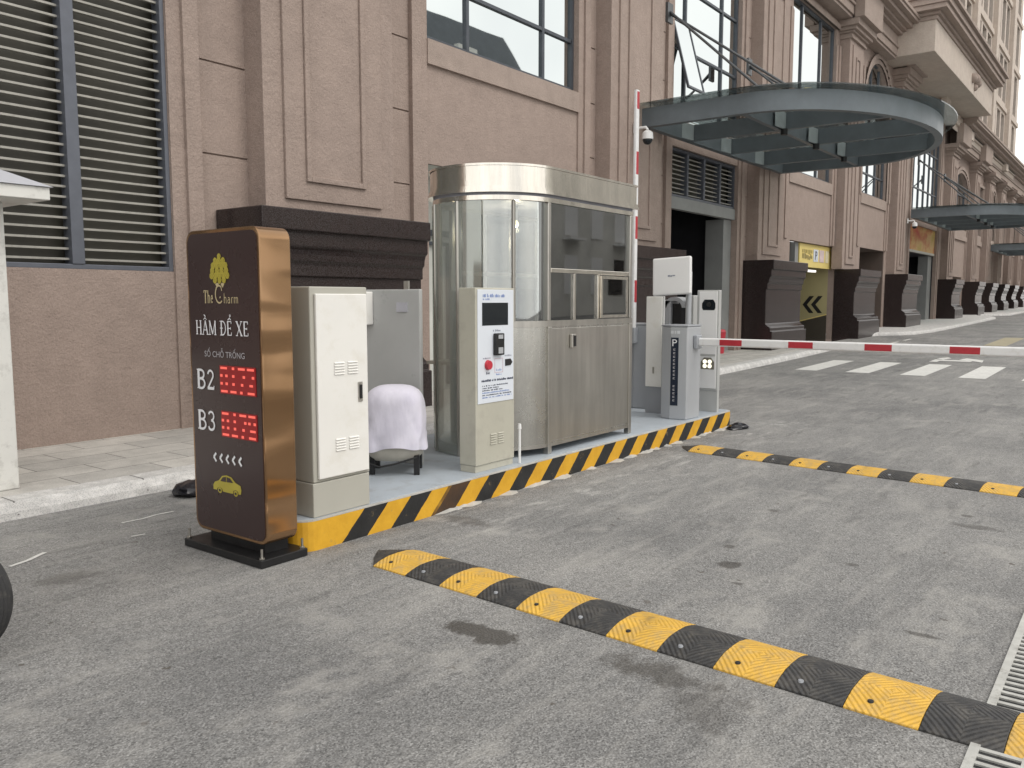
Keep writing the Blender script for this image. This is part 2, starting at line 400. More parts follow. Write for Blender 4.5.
# serif glyphs as strokes: (points..., width) in a unit-high cell
def arc(cx,cy,rx,ry,a0,a1,n=12): return [(cx+rx*math.cos(R(a0+(a1-a0)*i/n)), cy+ry*math.sin(R(a0+(a1-a0)*i/n))) for i in range(n+1)]
TK,TN = .11,.05
def srf(x,y,w=.2): return ([(x-w/2,y),(x+w/2,y)],.045)
GL = {
 'H':(.66,[([(.14,0),(.14,1)],TK),([(.52,0),(.52,1)],TK),([(.14,.5),(.52,.5)],TN),srf(.14,.02),srf(.14,.98),srf(.52,.02),srf(.52,.98)]),
 'A':(.66,[([(.09,0),(.33,1)],TN),([(.33,1),(.55,0)],TK),([(.16,.33),(.48,.33)],TN),srf(.09,.02),srf(.55,.02)]),
 'M':(.80,[([(.12,0),(.12,1)],TN),([(.12,1),(.40,.06)],TK),([(.40,.06),(.66,1)],TN),([(.66,0),(.66,1)],TK),srf(.12,.02),srf(.12,.98,.14),srf(.66,.02),srf(.66,.98,.14)]),
 'Đ':(.64,[([(.14,0),(.14,1)],TK),(([(.14,.98)]+arc(.26,.5,.28,.47,90,-90)+[(.14,.02)]),.07),([(.02,.5),(.3,.5)],TN),srf(.12,.02),srf(.12,.98)]),
 'E':(.56,[([(.14,0),(.14,1)],TK),([(.14,.97),(.46,.97)],TN),([(.14,.5),(.38,.5)],TN),([(.14,.03),(.48,.03)],TN),([(.46,.97),(.46,.80)],TN),([(.48,.03),(.48,.22)],TN),([(.38,.42),(.38,.58)],TN)]),
 'X':(.66,[([(.10,1),(.54,0)],TK),([(.54,1),(.10,0)],TN),srf(.1,.02),srf(.1,.98),srf(.54,.02),srf(.54,.98)]),
 'B':(.64,[([(.15,0),(.15,1)],.16),(([(.14,.97)]+arc(.30,.75,.19,.22,90,-90)+[(.14,.53)]),.10),(([(.14,.52)]+arc(.30,.27,.24,.25,90,-90)+[(.14,.03)]),.10),srf(.13,.02),srf(.13,.98)]),
 '2':(.56,[(arc(.28,.74,.17,.23,170,-30)+[(.10,.05)],.09),([(.08,.06),(.48,.06)],.12),([(.48,.02),(.49,.2)],.05)]),
 '3':(.56,[(arc(.26,.75,.17,.22,160,-90),.09),(arc(.26,.28,.20,.25,90,-160),.10)]),
 'T':(.62,[([(.31,0),(.31,1)],TK),([(.05,.97),(.57,.97)],TN),([(.05,.97),(.05,.8)],TN),([(.57,.97),(.57,.8)],TN),srf(.31,.02)]),
 'C':(.66,[(arc(.36,.5,.28,.50,50,310,18),.075),([(.52,.86),(.55,.7)],.06),([(.40,.36),(.44,.30)],.10)]),
 'h':(.50,[([(.12,0),(.12,1)],.08),(arc(.26,.42,.13,.18,170,0)+[(.39,0)],.07)]),
 'e':(.44,[([(.08,.34),(.36,.34)]+arc(.22,.32,.14,.28,10,320),.065)]),
 'a':(.46,[(arc(.2,.2,.13,.18,0,360),.065),([(.34,0),(.34,.42)]+arc(.22,.44,.12,.14,0,150),.07)]),
 'r':(.38,[([(.12,0),(.12,.6)],.08),(arc(.26,.44,.14,.15,170,50),.065)]),
 'm':(.66,[([(.1,0),(.1,.6)],.075),(arc(.2,.42,.12,.16,170,0)+[(.32,0)],.07),(arc(.43,.42,.12,.16,170,0)+[(.55,0)],.07)]),
 '^':(0,[([(-.14,1.07),(0,1.2),(.14,1.07)],.05)]),
}
LAY=[0]
def lay(p):
    return (p[0]-(LAY[0]%24)*.00008,p[1],p[2])     # overlapping strokes never share one plane
def strokes_mb(mb, strokes, ox, oz, sx, sz, fn):
    for pts,w in strokes:
        P=[(ox+p[0]*sx, oz+p[1]*sz) for p in pts]; hw=w*sz*.62
        for i in range(len(P)-1):
            (a,b),(c,d)=P[i],P[i+1]; dx,dz=c-a,d-b; l=math.hypot(dx,dz) or 1
            if i>0: a-=dx/l*hw*.4; b-=dz/l*hw*.4
            nx,nz=-dz/l*hw,dx/l*hw
            LAY[0]+=1; mb.add([lay(fn(a+nx,b+nz)),lay(fn(a-nx,b-nz)),lay(fn(c-nx,d-nz)),lay(fn(c+nx,d+nz))],[(0,1,2,3)])
def serif(s, x0, z0, w, h, fn, marks=()):
    mb=MB(); tot=sum(GL[c][0] if c in GL else .3 for c in s); k=w/tot; x=x0
    for i,c in enumerate(s):
        if c in GL:
            strokes_mb(mb,GL[c][1],x,z0,k,h,fn)
            for (j,st) in marks:
                if j==i: strokes_mb(mb,[st],x,z0,k,h,fn)
            x+=GL[c][0]*k
        else: x+=.3*k
    return mb

# ------------------------------------------------------------------ ground
def sheet(name, m, xs, ys, dz, kind='structure'):
    mb=MB(); vs=[(x,y,zg(x)+dz) for x in xs for y in ys]; n=len(ys); fs=[]
    for i in range(len(xs)-1):
        for j in range(n-1): fs.append((i*n+j,(i+1)*n+j,(i+1)*n+j+1,i*n+j+1))
    mb.add(vs,fs); return tag(mb.build(name,m),kind=kind)
tag(sheet('road',ASPHALT,[-60,12,25.3],[-60,40],0), 'grey dusty asphalt road with stains', 'road')
rd2 = sheet('road',ASPHALT,[25.3,30.2],[-60,8.3],0); tag(rd2,'asphalt lane in front of the ramp entrance','road')
rd3 = sheet('road',ASPHALT,[30.2,75,260],[-60,40],0); tag(rd3,'far stretch of asphalt street beside the arcade','road')

def pavement(name, label, outline, m_k, m_p, h=.12, kw=.30):
    """outline: kerb line points (x,y) from left to right; the pavement fills to the wall (y=9.3)"""
    k=MB(); p=MB()
    for (a,b) in zip(outline[:-1],outline[1:]):
        def q(pt,dy,dz): return (pt[0],pt[1]+dy,zg(pt[0])+dz)
        prof=[(0,-.02),(.015,h*.45),(.05,h*.85),(.09,h),(kw,h+.001)]
        for (d0,e0),(d1,e1) in zip(prof[:-1],prof[1:]):
            k.quad(q(a,d0,e0),q(b,d0,e0),q(b,d1,e1),q(a,d1,e1))
        p.quad(q(a,kw+.004,h),q(b,kw+.004,h),(b[0],9.3,zg(b[0])+h),(a[0],9.3,zg(a[0])+h))
        p.quad(q(a,kw+.004,h),q(b,kw+.004,h),q(b,kw+.004,h-.05),q(a,kw+.004,h-.05))
    for e in (outline[0],outline[-1]):
        k.quad((e[0],e[1],zg(e[0])-.02),(e[0],e[1]+.09,zg(e[0])+h),(e[0],9.3,zg(e[0])+h),(e[0],9.3,zg(e[0])-.02))
    o=p.build(name,m_p); tag(o,label,'pavement',kind='structure')
    kk=k.build('kerb',m_k); tag(kk,'pale granite kerb edging '+label,'kerb',kind='structure')
xs=[-8+.98*i for i in range(20)]
pavement('sidewalk','slab pavement under the louvred window',[(x,6.52) for x in xs if x<11]+[(11.5,6.55),(13,6.8),(15,7.0),(17,7.0),(21,7.02),(25.2,7.15)],KERB,PAVING)
pavement('sidewalk','pavement along the far columns',[(30.3,8.2),(32.6,7.9),(33.2,7.3),(33.9,6.95),(36,6.7),(40,6.65),(46,6.65),(52,6.65),(53.5,7.2),(54,7.9),(56,8.0),(58,6.7),(75,6.6),(130,6.6)],KERB,KERB)
# kerb joints on the near kerb
j=MB()
for x in (0.6,1.6,2.6,3.6,4.6,5.6): j.add([(x,6.525,.03),(x+.012,6.525,.03),(x+.012,6.60,.1215),(x,6.60,.1215),(x+.012,6.81,.1225),(x,6.81,.1225)],[(0,1,2,3),(3,2,4,5)])
tag(j.build('kerb_joint',simple('kerb_joint_mortar',(.16,.155,.15,1),.9)),'thin mortar joints across the near kerb','kerb joints',kind='structure')

# painted markings
def mark(name,label,cat,pts,m,dz=.004,group=None):
    mb=MB(); mb.quad(*[(x,y,zg(x)+dz) for x,y in pts]); return tag(mb.build(name,m),label,cat,group,'structure')
lab=['white crosswalk bar nearest the pavement','second white crosswalk bar from the pavement','third white crosswalk bar from the pavement','fourth white crosswalk bar from the pavement','white crosswalk bar cut by the right picture edge']
for i in range(5):
    y1=6.11-1.063*i; mark('crosswalk_bar',lab[i],'road marking',[(18.22,y1-.47),(21.1,y1-.47),(21.1,y1),(18.22,y1)],ROADP,group='crosswalk bars')
am=MB()
for poly in ([(21.75,3.95),(22.5,3.95),(22.5,4.12),(21.75,4.12)],[(22.1,3.3),(22.5,3.3),(22.5,3.95),(22.1,3.95)],[(22.05,3.05),(22.75,3.12),(23.2,3.55),(22.6,3.62),(22.45,3.35)],[(22.5,3.95),(23.0,3.85),(23.3,3.98),(22.8,4.15)]):
    am.quad(*[(x,y,zg(x)+.008) for x,y in poly])
tag(am.build('road_arrow',ROADP),'white painted arrow behind the crosswalk','road marking',kind='structure')
mark('road_marking','faded yellow painted box on the far road','road marking',[(28.5,3.35),(33.3,3.35),(33.3,3.95),(28.5,3.95)],ROADY)
for i,x in enumerate((24.6,26.4,28.2,30.0)): mark('lane_dash',['white lane dash nearest the crosswalk','second white lane dash past the crosswalk','third white lane dash past the crosswalk','white lane dash farthest from the crosswalk'][i],'road marking',[(x,6.42),(x+1.0,6.42),(x+1.0,6.52),(x,6.52)],ROADP,group='white lane dashes')
def scratch(pts,w,label,name='chalk_mark'):
    mb=MB()
    for (a,b) in zip(pts[:-1],pts[1:]):
        dx,dy=b[0]-a[0],b[1]-a[1]; l=math.hypot(dx,dy); nx,ny=-dy/l*w/2,dx/l*w/2
        mb.quad((a[0]+nx,a[1]+ny,.004),(a[0]-nx,a[1]-ny,.004),(b[0]-nx,b[1]-ny,.004),(b[0]+nx,b[1]+ny,.004))
    tag(mb.build(name,ROADP),label,'chalk mark',kind='structure')
scratch([(3.0,5.81),(3.15,5.80),(3.28,5.83),(3.41,5.82)],.022,'longer white chalk line beside the sign')
scratch([(2.08,5.38),(2.2,5.42),(2.34,5.51)],.03,'white chalk line near the left tyre')
scratch([(2.86,5.42),(2.95,5.40)],.02,'short white chalk mark in front of the sign')

# ------------------------------------------------------------------ the arcade building
WY=8.87
bld = thing('stucco_building',(7.4,WY,0),'brown stucco building with tall pilasters on black granite pedestals','building')
PL=[5.88,13.9,21.9,30.2,37.2,47.9,55.1,60.4,65.7,71.0,76.3,81.6,86.9,92.2]   # left side of each pedestal
CAPZ=lambda x: 10.3 if x<35 else 10.2 if x<47 else 8.95
ENTZ=lambda x: 10.85 if x<47 else 9.5

def holed(mb, x0,x1,z0,z1, holes, y=WY, back=9.12, grooves=()):
    """front wall sheet with reveals round each hole, and sunken groove lines"""
    xs=sorted({x0,x1,*[h[0] for h in holes],*[h[1] for h in holes]}); 
    zs=sorted({z0,z1,*[h[2] for h in holes],*[h[3] for h in holes]})
    for xa,xb in zip(xs[:-1],xs[1:]):
        for za,zb in zip(zs[:-1],zs[1:]):
            cx,cz=(xa+xb)/2,(za+zb)/2
            if any(h[0]<cx<h[1] and h[2]<cz<h[3] for h in holes): continue
            mb.quad((xa,y,za),(xb,y,za),(xb,y,zb),(xa,y,zb))
    for h in holes:
        bk=h[4] if len(h)>4 else back
        a,b,c,d=h[:4]
        mb.quad((a,y,c),(a,bk,c),(a,bk,d),(a,y,d)); mb.quad((b,y,c),(b,bk,c),(b,bk,d),(b,y,d))
        mb.quad((a,y,d),(b,y,d),(b,bk,d),(a,bk,d)); mb.quad((a,y,c),(b,y,c),(b,bk,c),(a,bk,c))
        if len(h)>5: mb.quad((a,bk,c),(b,bk,c),(b,bk,d),(a,bk,d))
wall=MB()
class Molds:
    def __init__(s): s.d={}
    def get(s,k):
        if k not in s.d: s.d[k]=MB()
        return s.d[k]
molds=Molds()
def groove_holes(xa,xb):
    return [(xa,xb,z,z+.022,WY+.03,1) for z in (1.2,2.24,3.29,4.345,5.375,6.41,7.44,8.47,9.5)]
def trims(xo0,xo1,z0,z1):
    for (a,b,d) in ((xo0-.17,xo0,.035),(xo0-.36,xo0-.17,.075),(xo1,xo1+.17,.035),(xo1+.17,xo1+.36,.075)):
        wall.box(a,b,WY-d,WY+.002,z0,z1)

TOPZ=12.0
# bay 0: louvred window
LX0,LX1,LZ0=-3.6,5.32,1.92
holed(wall,-8,5.88+.6,-.3,TOPZ,[(LX0,LX1,LZ0,9.6,9.25)]+[(5.72,6.36,)+h[2:] for h in groove_holes(0,1) if h[2]>2.5],back=9.15)
for (a,b,d) in ((5.325,5.5,.03),(5.5,5.69,.075)): wall.box(a,b,WY-d,WY+.002,-.3,9.8)
# bays between pilasters
BAY={}
for i in range(len(PL)-1):
    xa=PL[i]+.55; xb=PL[i+1]+.55; sh0=PL[i]+2.6; sh1=PL[i+1]+.45; w=sh1-sh0
    xo0,xo1=(sh0+1.02,sh1-.80) if i<5 else (sh0+.42,sh1-.38)
    if i==0: xo0,xo1=9.53,13.70
    if i==1: xo0,xo1=17.62,21.45
    if i==2: xo0,xo1=25.3,29.5
    if i==3: xo0,xo1=33.02,36.72
    if i==4: xo0,xo1=41.2,47.2
    H=[]
    far=i>=5
    if i==0: H+= [(xo0,xo1,-.3,3.66,10.0)]; H+=[(xo0,xo1,5.5,10.0)]
    elif i==1: H+=[(xo0,xo1,-.3,5.1,16.0)]; H+=[(xo0,xo1,5.6,10.3)]
    elif i==2: H+=[(25.62,30.22,-1.5,3.42,9.07)]; H+=[(25.3,29.5,5.5,10.55)]
    elif i==3: H+=[(33.3,36.9,-.3,3.58,10.2)]; H+=[(33.02,36.72,5.6,10.58)]
    elif i==4: H+=[(xo0,xo1,-.3,5.06,14)]; H+=[(xo0,xo1,5.55,9.9)]
    else:
        arch=i%2==1
        H+=[(xo0,xo1,5.5,8.62 if arch else 8.5)]
        if i<9: H+=[(xo0+.5,xo1-.5,zg(xa)+.13,2.9,9.6)]
    gr=[]
    if i<4:
        for (ga,gb) in ((sh0+.02,xo0-.37),(xo1+.37,sh1-.01)):
            if gb-ga>.08: gr+=[h for h in groove_holes(ga,gb) if h[2]>2.9]
    holed(wall,xa,xb,-.3,TOPZ,H+gr)
    BAY[i]=(xo0,xo1,sh0,sh1,H)
    if i<5: trims(xo0,xo1,(3.44 if i==2 else 3.6 if i==3 else -.3),10.05)
    else: trims(xo0,xo1,4.9,8.9) if i%2==0 else trims(xo0,xo1,-.3,8.0)
    # sill ledge below each upper window
    zl=5.12 if i in(0,2) else 5.2
    if i!=1 and i!=4: molds.get(('sill',i)).box(xo0-.0,xo1+.0,WY-.055,WY+.002,zl,zl+.36)
    if far: molds.get(('sill',i)).box(xo0,xo1,WY-.1,WY+.002,4.95,5.199)
wall.box(92.2,130,8.87,9.2,-.3,12)
# arched heads: fill above springing with an arch ring + spandrel
def archfill(xo0,xo1,zs,zt,rise,proud=.1):
    cx=(xo0+xo1)/2; r=(xo1-xo0)/2; mold=molds.get(('window_surround',xo0))
    # spandrel sheet from arch to zt is part of the wall hole cut; build polygons
    n=18; pts=[(cx-r*math.cos(math.pi*k/n), zs+rise*math.sin(math.pi*k/n)) for k in range(n+1)]
    for (a,b) in zip(pts[:-1],pts[1:]):
        wall.quad((a[0],WY,a[1]),(b[0],WY,b[1]),(b[0],WY,zt),(a[0],WY,zt))
        wall.quad((a[0],WY,a[1]),(b[0],WY,b[1]),(b[0],9.12,b[1]),(a[0],9.12,a[1]))
    for (d0,d1,pr) in ((0,.17,.06),(.17,.34,.11)):
        for k in range(n):
            q=[]
            for kk in (k,k+1):
                an=math.pi*kk/n
                for ex in (d0,d1): q.append((cx-(r+ex)*math.cos(an), zs+(rise+ex)*math.sin(an)))
            mold.add([(q[0][0],WY-pr,q[0][1]),(q[1][0],WY-pr,q[1][1]),(q[3][0],WY-pr,q[3][1]),(q[2][0],WY-pr,q[2][1]),
                      (q[0][0],WY,q[0][1]),(q[1][0],WY,q[1][1]),(q[3][0],WY,q[3][1]),(q[2][0],WY,q[2][1])],
                     [(0,2,3,1)if 0 else (0,1,2,3),(0,2,6,4)if 0 else (0,1,5,4),(2,3,7,6)])
    return pts
ARCHES=[(33.02,36.72,8.75,10.58,1.80)]+[(BAY[i][0],BAY[i][1],7.5,8.62,1.1) for i in range(5,len(PL)-1) if i%2==1]
for a in ARCHES: archfill(*a)
# straight mouldings beside the arched windows
for (a,b,zs,zt,rs) in ARCHES:
    mold=molds.get(('window_surround',a))
    for (d0,d1,pr) in ((0,.17,.06),(.17,.34,.11)):
        mold.box(a-d1,a-d0,WY-pr,WY+.001,5.5,zs); mold.box(b+d0,b+d1,WY-pr,WY+.001,5.5,zs)
# tall rectangular window heads
for i in (0,1,2,4)+tuple(k for k in range(6,len(PL)-1,2)):
    xo0,xo1=BAY[i][:2]; zt=[h[3] for h in BAY[i][4] if h[3]>5.2 and h[2]>5][0]
    mold=molds.get(('window_head',i))
    mold.box(xo0-.36,xo1+.36,WY-.09,WY-.001,zt,zt+.16); mold.box(xo0-.17,xo1+.17,WY-.05,WY-.001,zt-.0,zt+.001)
wall.build('wall',STUCCO,bld)
for kk_,mm_ in molds.d.items(): mm_.build(kk_[0],MOLD,bld)

# recess interiors (porch behind the booth, garage, ramp, doorways)
rc=MB(); rc.quad((9.53,10.0,0),(13.7,10.0,0),(13.7,10.0,3.66),(9.53,10.0,3.66))
rc.quad((9.53,8.9,3.655),(13.7,8.9,3.655),(13.7,10.0,3.655),(9.53,10.0,3.655)); rc.quad((9.535,8.9,0),(9.535,10.0,0),(9.535,10.0,3.66),(9.535,8.9,3.66)); rc.quad((13.695,8.9,0),(13.695,10.0,0),(13.695,10.0,3.66),(13.695,8.9,3.66))
rc.build('porch',RECESS,bld)
pd=MB()
for x in (10.1,11.2,12.3):
    pd.box(x,x+.06,9.90,9.985,.1,2.6); pd.box(x,x+1.0,9.90,9.985,2.54,2.6)
pd.box(9.9,13.3,9.92,9.985,2.7,2.8)
pd.build('door_frame',FRAME,bld)
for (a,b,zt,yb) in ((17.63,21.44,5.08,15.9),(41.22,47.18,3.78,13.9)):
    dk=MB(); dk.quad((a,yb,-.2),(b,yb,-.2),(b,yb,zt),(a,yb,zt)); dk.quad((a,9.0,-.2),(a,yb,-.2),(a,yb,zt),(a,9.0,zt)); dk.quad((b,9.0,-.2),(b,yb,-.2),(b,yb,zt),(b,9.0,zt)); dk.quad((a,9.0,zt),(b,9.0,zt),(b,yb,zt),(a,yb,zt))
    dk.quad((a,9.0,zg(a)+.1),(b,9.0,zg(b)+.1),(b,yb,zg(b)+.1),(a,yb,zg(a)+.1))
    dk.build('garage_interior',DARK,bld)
bx(20.95,21.44,9.0,9.5,0,3.69).build('jamb',GREYBEAM,bld); bx(46.3,47.15,9.05,9.5,.3,3.79).build('jamb',GREYBEAM,bld)
bi=MB(); a,b=33.31,36.89
bi.quad((a,10.2,0),(b,10.2,0),(b,10.2,3.57),(a,10.2,3.57)); bi.quad((a,8.9,0),(a,10.2,0),(a,10.2,3.57),(a,8.9,3.57)); bi.quad((b,8.9,0),(b,10.2,0),(b,10.2,3.57),(b,8.9,3.57)); bi.quad((a,8.9,3.57),(b,8.9,3.57),(b,10.2,3.57),(a,10.2,3.57))
bi.build('doorway',BROWNIN,bld)
tag(bi and MB().quad((33.32,8.75,.44),(36.88,8.75,.46),(36.88,10.19,.46),(33.32,10.19,.44)).build('doorstep',RECESS,bld))
# ramp bay: the drive dips into the building; its far side wall carries chevrons and a dark dado that follows the slope
def rz(y): return .26-(y-8.9)*.26
RX=30.215
rp_=MB(); rp_.quad((RX,9.08,rz(9.08)+.9),(RX,14,rz(14)+.9),(RX,14,3.42),(RX,9.08,3.42)); rp_.quad((25.62,14,-2),(RX,14,-2),(RX,14,3.42),(25.62,14,3.42))
rp_.build('ramp_wall',OLIVE,bld)
rp_=MB(); rp_.quad((RX,9.08,-1.6),(RX,14,-2.6),(RX,14,rz(14)+.86),(RX,9.08,rz(9.08)+.86)); rp_.quad((25.63,9.17,-1.5),(25.63,14,-2.6),(25.63,14,3.42),(25.63,9.17,3.42)); rp_.quad((25.62,9.15,3.425),(RX,9.15,3.425),(RX,14,3.425),(25.62,14,3.425))
rp_.build('ramp_dado',OLIVEDK,bld)
MB().quad((25.4,8.3,.19),(30.1,8.3,.255),(30.1,14,rz(14)),(25.4,14,rz(14))).build('ramp_floor',ASPHALT,bld)
MB().quad((RX,9.08,rz(9.08)+.862),(RX,14,rz(14)+.862),(RX,14,rz(14)+.898),(RX,9.08,rz(9.08)+.898)).build('yellow_stripe',SIGNY,bld)
ch=MB()
for k in range(2):
    y=9.93-.30*k
    for s_ in (1,-1):
        ch.add([(RX-.004,y,1.44),(RX-.004,y-.16,1.44),(RX-.004,y-.40,1.44+s_*.30),(RX-.004,y-.24,1.44+s_*.30)],[(0,1,2,3)])
ch.build('chevron_marking',BLACK,bld)
for y in (9.3,9.9,10.6): bx(28.6,29.6,y,y+.09,2.55,2.62).build('tube_lamp',TUBE,bld)

# pilasters, pedestals, capitals
def ped(x, zb, w=2.72):
    """pedestal: base block, body, coved cornice under a flat slab (one profile drawn along the wall)"""
    yb=WY-.01
    P=[(yb,zb-.4),(7.98,zb-.4),(7.98,zb+.50),(8.035,zb+.505),(8.035,zb+.60),(8.10,zb+.64),(8.17,zb+.70),
       (8.17,1.88),(8.135,1.885),(8.135,2.03),(8.10,2.07)]
    P+=[(8.10-.055*(1-math.cos(t)),2.07+.15*math.sin(t)) for t in (.5,1.0,1.5)]
    P+=[(8.035,2.235),(8.035,2.40),(7.98,2.415),(7.98,2.66),(yb,2.66)]
    return MB().prism(P,lambda a,b,d:(d,a,b),x,x+w)
for i,x in enumerate(PL):
    zb=.12+zg(x)
    w=2.77 if i<5 else 2.3
    p=ped(x,zb,w).build('pedestal',GRANITE,bld,bevel=.012)
    sh0,sh1={2:(22.15,24.1),3:(29.9,31.55),4:(37.3,38.95)}.get(i,(x+.47,x+w-.15))
    mb=MB(); ct=CAPZ(x); top=ENTZ(x)
    mb.box(sh0,sh1,8.53,WY+.02,2.66,ct)
    mb.box(sh0+.28,sh1-.26,8.49,8.531,2.84,ct-.15)
    # framed panel on the shaft
    a,b,z0,z1=sh0+.58,sh1-.58,3.07,ct-.5
    for q in ((a,a+.07,z0,z1),(b-.07,b,z0,z1),(a+.0701,b-.0701,z0,z0+.07),(a+.0701,b-.0701,z1-.07,z1)): mb.box(q[0],q[1],8.455,8.489,q[2],q[3])
    pl=mb.build('pilaster',STUCCO,bld,bevel=.008)
    cp=MB(); h=top-ct
    for (e,f,k0,k1) in ((.05,.05,0,.12),(.02,.02,.12,.3),(.10,.10,.3,.42),(.20,.2,.42,.62),(.30,.3,.62,1.0)):
        cp.box(sh0-e,sh1+e,8.50-f,WY+.01,ct+h*k0,ct+h*k1)
    cp.build('capital',MOLD,bld,bevel=.01)
    if i<7:
        en=MB(); en.box(sh0-.32,sh1+.32,8.02,8.34,top,top+.95); en.build('cornice_break',MOLD,bld,bevel=.01)
# entablature: two stretches either side of the projecting box
def entab(xa,xb,zb,name='cornice'):
    e=MB()
    for (f,z0,z1) in ((8.42,0,.12),(8.36,.12,.5),(8.30,.5,.62),(8.36,.62,1.15),(8.2,1.15,1.3),(8.05,1.3,1.42),(7.85,1.42,1.62),(7.65,1.62,1.78),(7.6,1.78,1.95)):
        e.box(xa,xb,f,WY+.3,zb+z0*.72,zb+z1*.72)
    e.build(name,MOLD,bld,bevel=.012)
entab(-8,35.6,10.85); entab(49.3,130,9.5)
BXZ=10.9
b_=MB(); b_.box(35.5,49.4,7.05,WY+.2,BXZ,12.25)
b_.build('projecting_bay',STUCCO_FAR,bld,bevel=.02)
b_=MB()
for (e,z0,z1) in ((.06,12.05,12.2),(.16,12.2,12.32),(.42,12.32,12.5),(.5,12.5,12.72),(.62,12.72,12.85)):
    b_.box(35.5-e,49.4+e,7.05-e,WY+.2,z0,z1)
b_.build('cornice',MOLD,bld,bevel=.012)
b_=MB()   # small relief emblem on the projecting bay
for (x,z,r_) in ((43.6,11.55,.22),(44.2,11.62,.26),(44.2,11.25,.16),(44.8,11.55,.22)): b_.ball((x,7.05,z),r_,10,6)
b_.build('relief_ornament',MOLD,bld)

# windows
def window(xa,xb,za,zb,y,mull,trans,fr=.07,arch=None):
    f=MB()
    f.box(xa,xa+fr,y-.05,y+.05,za,zb); f.box(xb-fr,xb,y-.05,y+.05,za,zb)
    f.box(xa+fr,xb-fr,y-.05,y+.05,za,za+fr); f.box(xa+fr,xb-fr,y-.05,y+.05,zb-fr,zb)
    for m in mull: f.box(m-fr*.5,m+fr*.5,y-.045,y+.045,za+fr,zb-fr)
    for t in trans:
        xs=[xa+fr]+[m for m in mull]+[xb-fr]
        for i in range(len(xs)-1):
            f.box(xs[i]+(fr*.5 if i else 0),xs[i+1]-(fr*.5 if i<len(xs)-2 else 0),y-.04,y+.04,t-fr*.45,t+fr*.45)
    w=f.build('window',FRAME,bld,bevel=.006)
    p=MB(); p.box(xa+.02,xb-.02,y+.0,y+.02,za+.02,zb-.02); p.build('pane',WGLASS,w)
    return w
window(9.53,13.70,5.5,10.0,9.0,(10.62,12.72),(6.42,8.2))
w2=window(17.62,21.45,5.6,10.3,9.0,(18.45,20.5),(7.35,8.75))
window(25.3,29.5,5.5,10.55,9.0,(26.4,28.2),(7.0,) )
window(33.02,36.72,5.6,10.58,9.02,(34.4,35.5),(6.4,8.7))
window(41.2,47.2,5.55,9.9,9.0,(42.0,43.1,44.2,45.3,46.3),(6.75,8.6))
for i in range(5,len(PL)-1):
    a,b=BAY[i][:2]; h=BAY[i][4][0]
    window(a,b,h[2],h[3],9.05,((a+b)/2,),(6.4,7.5))
    if i<9: bx(a+.5,b-.5,9.3,9.34,zg(a)+.1,2.9).build('door',simple('dim_door',(.09,.07,.06,1),.5) if i==5 else bpy.data.materials['dim_door'],bld)
# open casement on the second window
c=MB(); fr=.05
for q in ((0,fr,0,1.65),(.85-fr,.85,0,1.65),(fr,.85-fr,0,fr),(fr,.85-fr,1.65-fr,1.65)): c.box(q[0],q[1],-.025,.025,q[2],q[3])
M=Matrix.Translation((17.64,8.92,7.90)) @ Matrix.Rotation(R(-15),4,'X') @ Matrix.Translation((0,0,-1.65))
c.xform(M); cs=c.build('open_casement',FRAME,bld)
bx(.03,.82,-.012,.006,.03,1.62).xform(M).build('casement_pane',WGLASS,cs)

# big louvre, left
def louvre(xa,xb,za,zb,y,muls,pitch,mw,fw,name='louvre',depth=.11):
    f=MB()
    f.box(xb-fw,xb,y-.06,y+.1,za,zb); f.box(xa,xa+fw,y-.06,y+.1,za,zb); f.box(xa+fw,xb-fw,y-.06,y+.1,za,za+fw); f.box(xa+fw,xb-fw,y-.06,y+.1,zb-fw,zb)
    for m in muls: f.box(m-mw/2,m+mw/2,y-.07,y+.1,za+fw,zb-fw)
    o=f.build(name,LFRAME,bld,bevel=.006)
    s_=MB(); z=za+fw+pitch*.5
    while z<zb-fw-.03:
        # a sloping blade: front lip lower than its back edge
        s_.box(xa+fw,xb-fw,y,y+depth*.42,z-.011,z+.011)
        z+=pitch
    s_.build('slats',SLAT,o)
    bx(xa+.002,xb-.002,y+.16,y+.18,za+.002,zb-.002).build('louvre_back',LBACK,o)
louvre(-3.6,5.32,1.92,9.4,8.93,(4.26,3.1,1.9,.7,-.5),.105,.13,.05)
louvre(17.63,21.44,3.98,5.08,8.99,(18.62,19.55,20.5),.105,.09,.06,depth=.07)
bx(17.63,21.44,8.9,9.05,3.70,3.975).build('lintel',GREYBEAM,bld,bevel=.008)

# tower over the arcade
tw = thing('tower_block',(58,8.3,13),'pale upper storeys with rows of tall windows rising above the cornice','building')
TX0,TX1,TZ0,TZ1=44.0,69.4,10.0,31.0
tb=MB(); FH=3.3; z0=10.4; cols=[]
x=45.2; k=0
while x<67.5:
    cols.append(x); k+=1
    x+=1.75 if k%3 else 3.2
H=[(cx_,cx_+1.3,z0+FH*f+.45,z0+FH*f+3.0) for cx_ in cols for f in range(6)]
holed(tb,TX0,TX1,TZ0,TZ1,H,y=8.3,back=8.55)
tb.quad((TX1,8.3,TZ0),(TX1,22,TZ0),(TX1,22,TZ1),(TX1,8.3,TZ1)); tb.quad((TX0,8.3,TZ0),(TX0,22,TZ0),(TX0,22,TZ1),(TX0,8.3,TZ1)); tb.quad((TX0,8.3,TZ1),(TX1,8.3,TZ1),(TX1,22,TZ1),(TX0,22,TZ1)); tb.quad((TX0,22,TZ0),(TX1,22,TZ0),(TX1,22,TZ1),(TX0,22,TZ1))
for f in range(7): tb.box(TX0,TX1,8.2,8.299,z0+FH*f-.12,z0+FH*f+.16)
for i in range(0,len(cols),3):
    xx=cols[i]-1.55; tb.box(xx,xx+.9,8.05,8.298,TZ0,TZ1)
